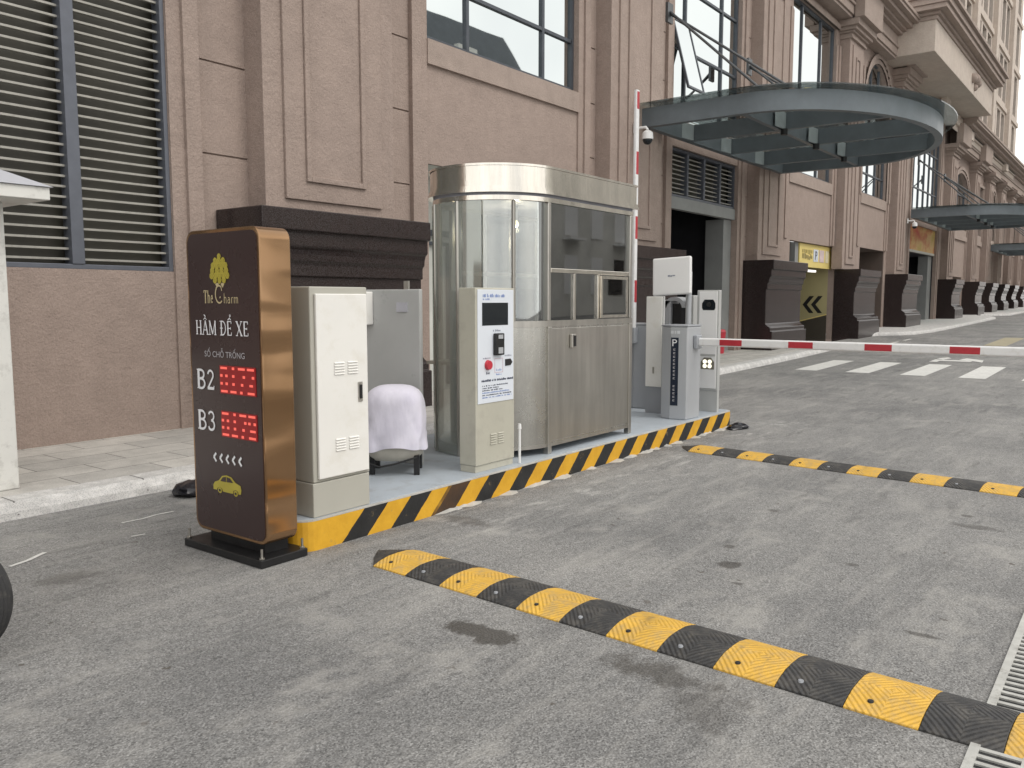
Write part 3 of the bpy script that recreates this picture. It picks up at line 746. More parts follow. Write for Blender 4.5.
tb.build('wall',STUCCO_FAR,tw)
TWIN=simple('tower_window_glass',(.10,.115,.135,1),.12,.2,.2,.5)
wproto=None
for cx_ in cols:
    for f in range(6):
        za=z0+FH*f+.45
        wf=MB(); wf.box(cx_,cx_+1.3,8.5,8.53,za,za+2.55); wf.box(cx_+.5,cx_+.55,8.46,8.499,za,za+2.55); wf.box(cx_,cx_+1.3,8.46,8.498,za+1.45,za+1.5)
        if wproto is None:
            wproto=wf.build('window',TWIN,tw); w0=(cx_,za)
        else:
            o=wproto.copy(); COL.objects.link(o); o.location=(cx_-w0[0],0,za-w0[1]); o.parent=tw

# ------------------------------------------------------------------ canopies
def canopy(x0,x1,zb,label,group,yend=3.75,yst=6.4,beams=None,rods=None,yw=8.52):
    cx=(x0+x1)/2; rx=(x1-x0)/2; ry=yst-yend
    t=thing('entrance_canopy',(cx,yw,zb),label,'canopy',group)
    def outline(off,n=30):
        pts=[(x0-off,yw),(x0-off,yst)]
        for k in range(1,n): a=math.pi*k/n; pts.append((cx-(rx+off)*math.cos(a), yst-(ry+off)*math.sin(a)))
        return pts+[(x1+off,yst),(x1+off,yw)]
    o,i_=outline(0),outline(-.16); h=.37
    mb=MB(); n=len(o)
    vs=[(x,y,zb) for x,y in o]+[(x,y,zb+h) for x,y in o]+[(x,y,zb) for x,y in i_]+[(x,y,zb+h) for x,y in i_]
    fs=[]
    for k in range(n-1):
        fs+=[(k,k+1,n+k+1,n+k),(2*n+k,3*n+k,3*n+k+1,2*n+k+1),(k,2*n+k,2*n+k+1,k+1),(n+k,n+k+1,3*n+k+1,3*n+k)]
    mb.add(vs,fs,True); mb.build('rim_beam',CSTEEL,t)
    # wall beam, cross beams towards the street and one spine
    def yfront(x):
        u=max(-1,min(1,(x-cx)/rx)); return yst-ry*math.sqrt(max(0,1-u*u))+.1
    bx(x0+.16,x1-.16,yw-.16,yw-.02,zb+.001,zb+h-.01).build('wall_beam',CSTEEL,t)
    for xb in beams:
        bm_=MB(); bm_.box(xb-.05,xb+.05,yfront(xb),yw-.161,zb+.015,zb+h-.012); bm_.build('cross_beam',CSTEEL,t)
        if 1:
            # tapered steel gussets at the wall and at the spine
            for (yy,d) in ((yw-.165,-1),(yst-.1,-1)):
                gm=MB(); gm.add([(xb-.06,yy,zb+.02),(xb-.06,yy+d*.05,zb+.02),(xb-.55,yy,zb+.02),(xb-.06,yy,zb+h-.02),(xb-.06,yy+d*.05,zb+h-.02),(xb-.55,yy,zb+h-.02),],[(0,1,2),(3,5,4),(0,3,4,1),(1,4,5,2),(2,5,3,0)]); gm.build('bracket',CSTEEL_SKYLIT,t)
        nb=MB(); nb.tube([(xb-.09,yst-.13,zb+.02),(xb-.09,yst-.13,zb-.10)],.07,10); nb.build('clamp',BLACK,t)
    xs=[x0+.16]+list(beams)+[x1-.16]
    sp=MB()
    for a,b in zip(xs[:-1],xs[1:]): sp.box(a+.051,b-.051,yst-.05,yst+.05,zb+.01,zb+h-.014)
    sp.build('spine_beam',CSTEEL,t)
    gp=MB(); og=outline(.27)
    vs=[(x,y,zb+h+.03) for x,y in og]+[(x,y,zb+h+.055) for x,y in og]; n=len(og)
    gp.add(vs,[tuple(range(n)),tuple(range(2*n-1,n-1,-1))]+[(k,k+1,n+k+1,n+k) for k in range(n-1)])
    gp.build('glass_roof',ROOFG,t)
    for (xa,za,ye) in rods:
        MB().tube([(xa,yw-.06,za),(xa+.12,yst-.2,zb+h+.06)],.027,8).build('tie_rod',ROD,t)
        MB().tube([(xa+.04,yw-.06,za-.04),(xa+.35,ye,zb+h+.06)],.027,8).build('tie_rod',ROD,t)
        bx(xa-.1,xa+.14,yw-.06,yw+.0,za-.22,za+.18).build('anchor_plate',ROD,t)
    return t
canopy(15.55,23.55,5.1,'large steel and glass canopy with rounded front over the garage entrance','arched glass canopies',beams=(17.65,19.74,21.9),rods=((16.65,7.65,5.6),(21.1,7.5,5.6)))
canopy(39.7,48.2,5.12,'second steel canopy farther along, above the orange sign','arched glass canopies',3.6,6.4,beams=(42.2,44.2,46.2),rods=((40.6,7.7,5.6),(46.4,7.6,5.6)))
canopy(62.0,70.0,4.75,'third and farthest steel canopy at the right picture edge','arched glass canopies',3.6,6.4,beams=(64.4,66.4,68.4),rods=((63,7.2,5.6),(68,7.2,5.6)),yw=8.52)

# ------------------------------------------------------------------ signs on the facade
sg=thing('garage_sign',(28.1,9.0,3.1),'yellow hanging sign board with parking and bicycle marks over the ramp entrance','sign')
bx(26.85,30.19,8.97,9.03,2.66,3.41).build('board',SIGNY,sg,bevel=.01)
ic=MB()
mbl=MB(); mbl.box(28.2,28.68,8.955,8.969,2.86,3.26); mbl.build('parking_badge',simple('sign_badge_pale',(.62,.66,.72,1),.5),sg)
pb=text_mb('P',(28.35,8.95,2.92),(1,0,0),(0,0,1),.2,.28,(0,-1,0)); pb.build('letter',TEXTD,sg)
mbl=MB(); mbl.box(28.82,29.3,8.955,8.969,2.86,3.26); mbl.build('motorbike_badge',simple('sign_badge_pink',(.62,.50,.50,1),.5),sg)
mbl=MB(); mbl.box(29.45,29.8,8.955,8.969,2.86,3.26); mbl.build('bicycle_badge',simple('sign_badge_cream',(.66,.60,.42,1),.5),sg)
ln=MB(); random.seed(5); x=27.1
while x<28.05:
    w_=.05+.06*random.random(); z_=2.90+.05*random.random()
    ln.box(x,x+w_,8.955,8.969,z_,z_+.10+.06*random.random()); ln.box(x+.01,x+.02+w_*.3,8.955,8.9685,z_+.1701,3.22); x+=w_+.05
ln.build('lettering',simple('olive_print',(.35,.29,.12,1),.5),sg)
po=bx(26.5,26.8,9.0,9.3,0.2,3.41).build('post',GREYBEAM,bld)
og=thing('banner_sign',(44.2,8.95,4.4),'faded orange and red banner board under the second canopy','sign')
m_,nt_,b_n=newmat('faded_banner'); v_=coords(nt_)
c_=ramp(nt_,noise(nt_,coords(nt_,(.5,1,.8)),1.3,4,.6),[(.36,(.50,.07,.05,1)),(.46,(.55,.22,.08,1)),(.56,(.62,.40,.16,1)),(.68,(.50,.36,.06,1))]); L(nt_,c_,b_n.inputs['Base Color']); b_n.inputs['Roughness'].default_value=.6
bx(41.22,47.18,8.95,9.05,3.92,5.05).build('board',m_,og); bx(41.22,47.18,8.93,9.06,3.81,3.919).build('lower_rail',CREAMG,og)
rb=thing('waste_bin',(20.3,8.8,.22),'small red bin standing in the garage doorway','bin')
MB().tube([(20.3,8.8,.24),(20.3,8.8,.78)],[.16,.2],14).build('body',REDB,rb); MB().tube([(20.3,8.8,.785),(20.3,8.8,.85)],[.21,.17],14).build('lid',REDB,rb)

def dome_cam(p,label):
    t=thing('security_camera',p,label,'security camera','dome cameras on the facade')
    x,y,z=p
    MB().tube([(x,y+.02,z+.22),(x,y-.22,z+.22),(x,y-.26,z+.16)],.028,8).box(x-.06,x+.06,y,y+.03,z+.12,z+.32).build('bracket',WHITEPL,t)
    MB().tube([(x,y-.26,z+.15),(x,y-.26,z+.11),(x,y-.26,z-.02)],[.05,.105,.115],16).build('housing',WHITEPL,t)
    MB().ball((x,y-.26,z-.03),.098,16,8).build('dome',SCREEN,t)
dome_cam((15.22,8.44,4.80),'white dome camera hanging under the large canopy near the raised barrier pole')
dome_cam((38.9,8.44,4.72),'white dome camera beside the second canopy')

# ------------------------------------------------------------------ the island
isl=thing('traffic_island',(6.7,4.9,0),'raised kerb island painted with yellow and black slanting stripes','traffic island')
IX0,IX1,IY0,IY1,IZ=3.30,10.16,4.17,5.95,.205
def rrect(x0,x1,y0,y1,r,n=6):
    p=[]
    for (cx,cy,a) in ((x1-r,y0+r,-90),(x1-r,y1-r,0),(x0+r,y1-r,90),(x0+r,y0+r,180)):
        p+=arc(cx,cy,r,r,a,a+90,n)
    return p
def iplan(e,r):
    p=arc(IX1-r-e,IY0+r+e,r,r,-90,0,6)+arc(IX1-r-e,IY1-r-e,r,r,0,90,6)+[(4.75+e,IY1-e),(4.2+e,5.05-e)]
    return p+arc(IX0+r+e,5.05-r-e,r,r,90,180,6)+arc(IX0+r+e,IY0+r+e,r,r,180,270,6)
o=iplan(0,.13); MB().prism(o,lambda a,b,d:(a,b,d),-.05,IZ-.012,caps=False).build('striped_kerb_face',HAZ,isl)
MB().prism(iplan(.001,.129),lambda a,b,d:(a,b,d),IZ-.0119,IZ-.004).build('cement_edge',EDGEW,isl)
MB().prism(iplan(.03,.10),lambda a,b,d:(a,b,d),IZ-.0039,IZ).build('painted_top',ISLETOP,isl)
# crumbled cement along the foot of the kerb
random.seed(3)
for k in range(30):
    fl=MB(); x=4.6+random.random()*5.5; w_=.04+.13*random.random(); d=.02+.07*random.random()
    fl.add([(x-w_,IY0-.001,.002),(x-w_*.4,IY0-d,.003),(x+w_*.5,IY0-d*.8,.003),(x+w_,IY0-.001,.002),(x+w_*.2,IY0-.001,.02)],[(0,1,4),(1,2,4),(2,3,4)])
    fl.build('cement_spill',EDGEW,isl)

# ------------------------------------------------------------------ totem sign
sg=thing('parking_sign',(3.155,4.505,0),'tall dark brown car park sign with bronze sides and red number displays','sign')
SX,SY0,SY1=3.02,4.13,4.885
def yz_rr(y0,y1,z0,z1,r,n=7):
    return rrect(y0,y1,z0,z1,r,n)
MB().prism(yz_rr(SY0,SY1,.125,2.03,.075),lambda a,b,d:(d,a,b),SX,3.24,smooth=True).build('casing',BRONZE,sg,bevel=.006)
MB().prism(yz_rr(SY0+.022,SY1-.022,.147,2.008,.058),lambda a,b,d:(d,a,b),SX-.004,SX+.002).build('face_panel',SIGNF,sg)
bx(3.07,3.24,4.23,4.80,.053,.124).build('neck',BLACKM,sg)
bp=bx(2.965,3.312,4.128,4.945,.002,.052).build('base_plate',BLACKM,sg,bevel=.005)
for (x,y) in ((2.988,4.152),(2.988,4.92),(3.288,4.152),(3.288,4.92)):
    MB().tube([(x,y,.053),(x,y,.063)],.017,6,smooth=False).tube([(x,y,.0631),(x,y,.115)],.0075,8).build('bolt',STEEL,bp)
fx=SX-.0065
fn=lambda a,b:(fx,-a,b)            # text runs towards -y
def sgn(s,y_left,z0,w_,h,m,name,marks=()):
    serif(s,-y_left,z0,w_,h,fn,marks).build(name,m,sg)
GRAVE=([(.42,1.36),(.56,1.22)],.06); 
circ=lambda c:([(c-.15,1.06),(c,1.2),(c+.15,1.06)],.05)
hook=lambda c:([(c-.02,1.40),(c+.07,1.42),(c+.09,1.34),(c+.01,1.29),(c+.01,1.25)],.05)
grave=lambda c:([(c-.10,1.42),(c+.06,1.26)],.07)
sgn('HAM ĐE XE',4.80,1.385,.555,.088,LETW,'lettering',marks=((1,circ(.33)),(1,grave(.33)),(5,circ(.28)),(5,hook(.30))))
t_=text_mb('SỐ CHỖ TRỐNG',(fx,4.712,1.248),(0,-1,0),(0,0,1),.415,.058,(0,0,0),0); t_.build('lettering',LETG,sg)
sgn('B2',4.81,1.043,.200,.122,LETW,'lettering'); sgn('B3',4.815,.783,.200,.122,LETW,'lettering')
sgn('The',4.702,1.580,.105,.080,GOLDT,'lettering'); sgn('harm',4.492,1.580,.155,.060,GOLDT,'lettering'); sgn('C',4.585,1.582,.095,.105,GOLDT,'lettering')
SEG={'0':'abcdef','1':'bc','2':'abged','3':'abgcd','5':'afgcd','7':'abc'}
def led(z0,z1,s):
    p=bx(fx-.002,fx+.004,4.195,4.555,z0,z1).build('number_display',LEDBG,sg)
    mb=MB(); n=len(s); cw=.36/n; X=fx-.004
    H_=z1-z0-.03; zb=z0+.015
    for i,c in enumerate(s):
        yl=4.555-.012-i*cw; w_=cw-.024
        def dash(t,y0_=0,y1_=1): 
            z=zb+t*H_; mb.box(X,X+.002,yl-w_*y1_,yl-w_*y0_,z-.007,z+.007)
        def dot(t,e):
            z=zb+t*H_; y=yl-e*w_; mb.box(X,X+.002,y-.011,y+.011,z-.008,z+.008)
        if c=='0': dash(1);dash(0);[dot(t,e) for t in (.33,.67) for e in (.1,.9)]
        if c=='1': [dot(t,.6) for t in (1,.67,.33)];dash(0,.1,1)
        if c=='7': dash(1);dot(.67,.85);dot(.33,.55);dot(0,.4)
        if c=='2': dash(1);dot(.67,.85);dash(.33,.3,.8);dash(0)
        if c=='9': dash(1);[dot(.67,e) for e in (.1,.9)];dash(.33,.2,1);dash(0)
    mb.build('digit_dots',LEDON,p)
led(1.027,1.200,'0172'); led(.757,.918,'0179')
cv=MB()
for k in range(5):
    y=4.650-k*.066; z=.617
    strokes_mb(cv,[([(.026,.027),(0,0),(.026,-.027)],.013)],-y,z,1,1,fn)
cv.build('arrow_marks',LETW,sg)
def fpoly(mb,pts,X=fx): mb.add([(X,-a,b) for a,b in pts],[tuple(range(len(pts)))])
car=MB()   # yellow car pictogram, nose to the left
y0=-4.668; s_=.295
body=[(0,.12),(.0,.30),(.06,.42),(.20,.50),(.33,.70),(.48,.76),(.66,.72),(.80,.54),(.97,.46),(1.0,.30),(.98,.14),(.90,.12),(.88,.22),(.80,.27),(.72,.22),(.70,.10),(.34,.10),(.32,.20),(.24,.26),(.15,.20),(.13,.12)]
fpoly(car,[(y0+a*s_,.388+b*.165-(a*.0)) for a,b in body])
for cx_ in (.235,.80):
    fpoly(car,[(y0+(cx_+.072*math.cos(2*math.pi*k/14))*s_,.388+(.13+.115*math.sin(2*math.pi*k/14))*.165) for k in range(14)])
car.build('car_pictogram',GOLD,sg)
cw_=MB(); fpoly(cw_,[(y0+a*s_,.388+b*.165) for a,b in [(.27,.50),(.36,.66),(.47,.70),(.47,.50)]],fx-.002); fpoly(cw_,[(y0+a*s_,.388+b*.165) for a,b in [(.50,.50),(.50,.70),(.62,.67),(.73,.52)]],fx-.002)
for cx_ in (.235,.80): fpoly(cw_,[(y0+(cx_+.035*math.cos(2*math.pi*k/10))*s_,.388+(.13+.055*math.sin(2*math.pi*k/10))*.165) for k in range(10)],fx-.002)
cw_.build('car_cutout',SIGNF,sg)
em=MB()    # gilded leafy crest
cy,cz=-4.525,1.785
def disc(a,b,r,m_=em,n=9,X=fx):
    LAY[0]+=1; X-=(LAY[0]%24)*.00008; m_.add([(X,-(cy+a)-r*math.cos(2*math.pi*k/n),cz+b+r*1.15*math.sin(2*math.pi*k/n)) for k in range(n)],[tuple(range(n))])
for r_i,(zz,cnt,hw,rd) in enumerate(((.078,1,0,.020),(.052,3,.040,.022),(.022,4,.064,.023),(-.008,4,.072,.023),(-.038,5,.082,.022),(-.064,3,.046,.022),(-.072,1,0,.016))):
    for k in range(cnt):
        a=0 if cnt==1 else -hw+2*hw*k/(cnt-1)
        for q in range(7):
            a0=2*math.pi*q/7
            LAY[0]+=1; em.add([lay(v_) for v_ in [(fx-.0001*r_i,-(cy+a+rd*math.cos(a0)),cz+zz+rd*math.sin(a0)),(fx-.0001*r_i,-(cy+a+rd*math.cos(a0+.9)),cz+zz+rd*math.sin(a0+.9)),(fx-.0001*r_i,-(cy+a+rd*.5*math.cos(a0+.9)),cz+zz+rd*.5*math.sin(a0+.9)),(fx-.0001*r_i,-(cy+a+rd*.5*math.cos(a0)),cz+zz+rd*.5*math.sin(a0))]],[(0,1,2,3)])
        disc(a,zz,rd*.42)
em.build('crest',GOLD,sg)
lf=MB()
for s_ in (-1,1): lf.add([(fx,-(cy+s_*.008),cz-.088),(fx,-(cy+s_*.022),cz-.080),(fx,-(cy+s_*.048),cz-.086),(fx,-(cy+s_*.030),cz-.112)],[(0,1,2,3)])
lf.build('crest_leaf',GOLDT,sg)

# ------------------------------------------------------------------ cabinets
def vents(x,z,cols=2,rows=5,w_=.085,gap=.115,ry=.018,y=4.2,m=None,parent=None):
    mb=MB()
    for c in range(cols):
        for r_ in range(rows):
            xx=x+c*gap; zz=z-r_*ry
            mb.add([(xx,y-.001,zz),(xx+w_,y-.001,zz),(xx+w_,y-.009,zz-.008),(xx,y-.009,zz-.008),(xx,y-.001,zz-.010),(xx+w_,y-.001,zz-.010)],[(0,1,2,3),(3,2,5,4)])
    return mb.build('vent',m,parent)
cb=thing('control_cabinet',(3.66,4.42,.205),'tall white metal control cabinet with louvred door beside the brown sign','cabinet')
bx(3.43,3.915,4.20,4.62,.43,1.685).build('case',CREAMG,cb,bevel=.008)
bx(3.422,3.907,4.195,4.62,  .206,.428).build('plinth',CREAMG,cb,bevel=.006)
d=bx(3.462,3.893,4.178,4.199,.452,1.640).build('door',WHITEP,cb,bevel=.006)
vents(3.60,1.20,y=4.178,m=WHITEP,parent=d); vents(3.60,.70,y=4.178,m=WHITEP,parent=d)
h_=bx(3.80,3.838,4.170,4.1779,.925,1.06).build('handle',STEEL,d,bevel=.012)
bx(3.810,3.828,4.160,4.1695,.945,1.04).build('latch',BLACKM,d,bevel=.008)

gc=thing('steel_screen',(5.23,5.2,.205),'plain grey steel screen panel behind the cloth covered chair','screen panel')
bx(5.10,5.14,4.84,5.62,.206,1.69).build('case',GREYC,gc,bevel=.01)
MB().box(5.088,5.0995,4.98,5.10,1.50,1.58).build('label_plate',simple('pale_lilac_sticker',(.46,.46,.50,1),.5),gc)
jb=bx(5.02,5.0995,5.39,5.50,1.385,1.672).build('junction_box',WHITEP,gc,bevel=.01)
MB().box(5.11,5.13,4.98,5.03,1.6901,1.76).build('bracket',STEEL,gc)

# chair under a cloth
cc=(4.80,4.845); ca=math.atan2(-.797,.604)   # local x = across the view
CM=Matrix.Translation((cc[0],cc[1],IZ)) @ Matrix.Rotation(ca,4,'Z')
chr_=thing('plastic_chair',(cc[0],cc[1],IZ),'grey plastic chair mostly hidden under a pale lilac cloth','chair')
sh=MB(); n=20
rings=[(.115,.185),(.15,.222),(.20,.236),(.30,.232)]
vs=[];fs=[]
for (z,r_) in rings:
    for k in range(n):
        a=2*math.pi*k/n; q=.75
        vs.append((r_*math.copysign(abs(math.cos(a))**q,math.cos(a)), r_*.9*math.copysign(abs(math.sin(a))**q,math.sin(a)), z))
for i in range(len(rings)-1):
    for k in range(n): fs.append((i*n+k,i*n+(k+1)%n,(i+1)*n+(k+1)%n,(i+1)*n+k))
fs.append(tuple(range(n)))
sh.add(vs,fs,True).xform(CM).build('seat_shell',CHAIRP,chr_)
sh=MB(); sh.box(-.19,.19,.16,.19,.26,.66); sh.xform(CM).build('backrest',CHAIRP,chr_,bevel=.05)
for (x,y) in ((-.17,-.12),(.19,-.13),(-.17,.14),(.18,.14)):
    MB().box(x-.022,x+.022,y-.022,y+.022,.001,.16).xform(CM).build('leg',BLACKM,chr_)
MB().tube([(-.20,-.19,.11),(-.1,-.2,.075),(.02,-.21,.10),(.2,-.17,.15)],.008,6).xform(CM).build('cable',BLACK,chr_)
ct=MB(); n=40; m=18; vs=[];fs=[]
for i in range(m+1):
    t=i/m
    if t<.62: z=.215+t/.62*.345; sc=1.11-.17*t
    else:
        u=(t-.62)/.38; z=.56+.155*math.sin(u*math.pi/2); sc=(1.11-.105)*(math.cos(u*math.pi/2)**.62 if u<1 else 0)
    for k in range(n):
        a=2*math.pi*k/n; q=.62
        x=.238*sc*math.copysign(abs(math.cos(a))**q,math.cos(a)); y=.215*sc*math.copysign(abs(math.sin(a))**q,math.sin(a))
        nv=mnoise.noise(Vector((x*9,y*9,z*3.2+4)))*.014*(1-.4*t); fold=.011*math.sin(a*9+3*math.sin(z*7))*(1-t)**1.2+.007*math.sin(a*5-z*26+1)*(1-t)
        l=math.hypot(x,y) or 1
        cr=-.020*math.exp(-((math.sin(a*2.5+z*5.5)-.0)/.13)**2)*(1-t)**.7*(1 if t<.72 else .3)
        hem=.03*max(0,1-t*4)*(math.sin(a*4+.6)*.5+math.sin(a*7)*.35)
        vs.append((x+x/l*(nv+fold+cr), y+y/l*(nv+fold+cr), z+hem))
for i in range(m):
    for k in range(n): fs.append((i*n+k,i*n+(k+1)%n,(i+1)*n+(k+1)%n,(i+1)*n+k))
ct.add(vs,fs,True).xform(CM)
cl_=ct.build('cover_cloth',CLOTH); tag(cl_,'pale lilac cloth draped over the plastic chair','cloth')
md=cl_.modifiers.new('sub','SUBSURF'); md.levels=md.render_levels=1

# ------------------------------------------------------------------ ticket kiosk
kk=thing('ticket_kiosk',(5.39,4.37,.205),'beige ticket kiosk with white instruction panel, red button and dark screen','ticket machine')
KY=4.262
bx(5.128,5.640,KY,4.435,.262,1.698).build('case',KIOSKC,kk,bevel=.006)
bx(5.134,5.634,KY+.012,4.43,.206,.260).build('plinth',KIOSKC,kk)
pn=bx(5.150,5.622,KY-.006,KY-.0005,.765,1.684).build('instruction_panel',PANELW,kk,bevel=.002)
yk=KY-.0075
def kb(x0,x1,z0,z1,m,name,d=.0,par=None,bev=0): return bx(x0,x1,yk-d,yk+.001,z0,z1).build(name,m,par or kk,bevel=bev)
kb(5.205,5.545,1.395,1.578,SCREEN,'screen')
kb(5.345,5.455,1.150,1.330,BLACKM,'scanner',.035,bev=.008)
MB().box(5.37,5.43,yk-.0385,yk-.0355,1.285,1.318).box(5.37,5.43,yk-.0385,yk-.0355,1.165,1.215).build('scanner_lens',SILVER,kk)
MB().tube([(5.275,yk,1.075),(5.275,yk-.022,1.075)],[.042,.036],20).build('call_button',REDB,kk)
cr=MB()
for q in ((5.365,5.475,1.120,1.124),(5.365,5.475,1.005,1.009),(5.365,5.369,1.0091,1.1199),(5.471,5.475,1.0091,1.1199)): cr.box(q[0],q[1],yk,yk+.001,q[2],q[3])
cr.build('card_reader_outline',simple('pink_line',(.55,.40,.46,1),.5),kk)
MB().add([(5.505,yk-.004,1.055),(5.575,yk-.004,1.058),(5.600,yk-.004,1.083),(5.575,yk-.004,1.112),(5.505,yk-.004,1.110),(5.505,yk+.001,1.055),(5.575,yk+.001,1.058),(5.600,yk+.001,1.083),(5.575,yk+.001,1.112),(5.505,yk+.001,1.110)],[(0,1,2,3,4),(0,5,6,1),(1,6,7,2),(2,7,8,3),(3,8,9,4),(4,9,5,0)]).build('card_slot',BLACK,kk)
random.seed(11)
def scrib(x0,x1,z,h,m,dens=.012,slope=0):
    mb=MB(); x=x0
    while x<x1-.004:
        w_=.004+.006*random.random(); hh=h*(.55+.45*random.random())
        mb.box(x,min(x1,x+w_),yk,yk+.0012,z,z+hh); x+=w_+dens*(.2+.5*random.random())+(.012 if random.random()<.15 else 0)
    return mb.build('fine_print',m,kk)
scrib(5.215,5.505,1.622,.028,BLUEP,.009); scrib(5.215,5.30,1.600,.014,BLUEP)
scrib(5.345,5.45,1.345,.016,TEXTG); scrib(5.215,5.31,1.125,.012,TEXTG); scrib(5.50,5.60,1.135,.014,TEXTG)
scrib(5.255,5.300,1.000,.020,TEXTD); scrib(5.385,5.455,.985,.014,BLUEP); scrib(5.385,5.455,1.02,.02,BLUEP)
scrib(5.195,5.615,.940,.020,TEXTD,.006)
for k,(xe,m) in enumerate(((5.54,TEXTD),(5.43,TEXTD),(5.47,TEXTD),(5.56,BLUEP),(5.59,TEXTD),(5.60,BLUEP))): scrib(5.205,xe,.902-.019*k,.011,m,.008)
vents(5.315,.505,w_=.075,gap=.10,rows=5,ry=.020,y=KY,m=KIOSKC,parent=kk)
pp=thing('conduit_pipe',(5.70,4.25,.205),'thin white capped pipe standing beside the ticket kiosk','pipe')
MB().tube([(5.70,4.25,.206),(5.70,4.25,.50)],.012,10).build('tube',WHITEPL,pp); MB().tube([(5.70,4.25,.501),(5.70,4.25,.545)],[.018,.014],10).build('cap',WHITEPL,pp)

# ------------------------------------------------------------------ guard booth
bt=thing('ticket_booth',(6.6,4.93,.205),'stainless steel attendant booth with rounded end and glass windows','booth')
BXC,BYC,BR,BXR=6.22,4.895,.595,7.70
def D(off=0,n=24,x1=None):
    r=BR+off; x1=(x1 or BXR)+off
    p=[(BXC-r*math.sin(math.pi*k/n), BYC+r*math.cos(math.pi*k/n)) for k in range(n+1)]
    return p+[(x1,BYC-r),(x1,BYC+r)]
fz=lambda a,b,d:(a,b,d)
def shell(name,m,off,z0,z1,th=.012,smooth=True,par=bt):
    o=D(off); i_=D(off-th); n=len(o); mb=MB()
    vs=[(x,y,z0) for x,y in o]+[(x,y,z1) for x,y in o]+[(x,y,z0) for x,y in i_]+[(x,y,z1) for x,y in i_]
    fs=[]
    for k in range(n):
        j=(k+1)%n; fs+=[(k,j,n+j,n+k),(2*n+k,3*n+k,3*n+j,2*n+j),(n+k,n+j,3*n+j,3*n+k),(k,2*n+k,2*n+j,j)]
    mb.add(vs,fs,smooth); return mb.build(name,m,par)
def oshell(name,m,off,z0,z1,th=.012,a0=205):
    r=BR+off
    def path(r,ex):
        p=[(BXC+r*math.cos(R(a0+(270-a0)*k/14)),BYC+r*math.sin(R(a0+(270-a0)*k/14))) for k in range(15)]
        return p+[(BXR+ex,BYC-r),(BXR+ex,BYC+r),(BXC,BYC+r)]
    o=path(r,off); i_=path(r-th,off-th); n=len(o); mb=MB()
    vs=[(x,y,z0) for x,y in o]+[(x,y,z1) for x,y in o]+[(x,y,z0) for x,y in i_]+[(x,y,z1) for x,y in i_]; fs=[]
    for k in range(n-1): fs+=[(k,k+1,n+k+1,n+k),(2*n+k,3*n+k,3*n+k+1,2*n+k+1),(n+k,n+k+1,3*n+k+1,3*n+k),(k,2*n+k,2*n+k+1,k+1)]
    fs+=[(0,n,3*n,2*n),(n-1,2*n-1,4*n-1,3*n-1)]
    mb.add(vs,fs,True); return mb.build(name,m,bt)
oshell('lower_wall',STEEL_MIR,0,.30,1.36)
bx(6.235,7.665,4.2925,4.2995,.315,1.345).build('front_panel',STEEL,bt,bevel=.003)
oshell('sill_rail',STEEL,.012,1.361,1.415,.05)
gl=oshell('glazing',BOOTH_GLASS,-.018,1.416,2.50,.006)
MB().prism(D(-.04),fz,.285,.299).build('floor',GREYC,bt)
oshell('bottom_rim',STEEL,.008,.27,.299,.05)
shell('head_rail',STEEL_POL,.006,2.46,2.50,.05)
MB().prism(D(.0),fz,2.501,2.52).build('ceiling',simple('booth_ceiling',(.30,.31,.36,1),.5),bt)
shell('roof_fascia',STEEL_POL,.03,2.575,2.745,.03); shell('roof_bead',STEEL_POL,.05,2.521,2.545,.05); shell('roof_bead',STEEL_POL,.042,2.546,2.574,.04); shell('roof_bead',STEEL_POL,.04,2.746,2.765,.04)
MB().prism(D(.0),fz,2.725,2.740).build('roof_plate',STEEL,bt)
def post(x,y,z0,z1,w_=.045,name='post'): return bx(x-w_/2,x+w_/2,y-w_/2,y+w_/2,z0,z1).build(name,STEEL,bt,bevel=.006)
for (x,y) in ((6.205,4.315),(7.675,4.315),(7.675,5.445),(6.205,5.445)):
    post(x,y,1.416,2.459)
    bx(x-.028,x+.028,y-.034,y+.022,.206,1.36).build('leg_post',STEEL,bt,bevel=.004)
pm,pnt,pb_=newmat('frosted_panel'); pb_.inputs['Base Color'].default_value=(.56,.58,.55,1); pb_.inputs['Roughness'].default_value=.10; pb_.inputs['Metallic'].default_value=.5
ptr=pnt.nodes.new('ShaderNodeBsdfTransparent'); ptr.inputs[0].default_value=(.93,.96,.94,1); pmx=pnt.nodes.new('ShaderNodeMixShader'); pmx.inputs[0].default_value=.46
L(pnt,pb_.outputs[0],pmx.inputs[1]); L(pnt,ptr.outputs[0],pmx.inputs[2]); L(pnt,pmx.outputs[0],pnt.nodes['Material Output'].inputs[0])
cpn=MB(); n=16; ring=[(BXC+r_*math.cos(R(a)),BYC+r_*math.sin(R(a))) for r_ in (BR+.014,BR+.008) for a in [100+ (205-100)*k/n for k in range(n+1)]]
m1=n+1; vs=[(x,y,.215) for x,y in ring]+[(x,y,2.455) for x,y in ring]; q2=2*m1
cpn.add(vs,[(k,k+1,q2+k+1,q2+k) for k in range(n)]+[(m1+k,q2+m1+k,q2+m1+k+1,m1+k+1) for k in range(n)]+[(k,m1+k,m1+k+1,k+1) for k in range(n)]+[(q2+k,q2+k+1,q2+m1+k+1,q2+m1+k) for k in range(n)],True)
cpn.build('curved_panel',pm,bt)
for an in (128,150,183,232):
    post(BXC+(BR-.02)*math.cos(R(an)),BYC+(BR-.02)*math.sin(R(an)),1.416,2.459,.03,'mullion')
for an in (150,183):
    MB().tube([(BXC+(BR+.016)*math.cos(R(an)),BYC+(BR+.016)*math.sin(R(an)),.207),(BXC+(BR+.016)*math.cos(R(an)),BYC+(BR+.016)*math.sin(R(an)),2.456)],.012,8).build('panel_edge',STEEL,bt)
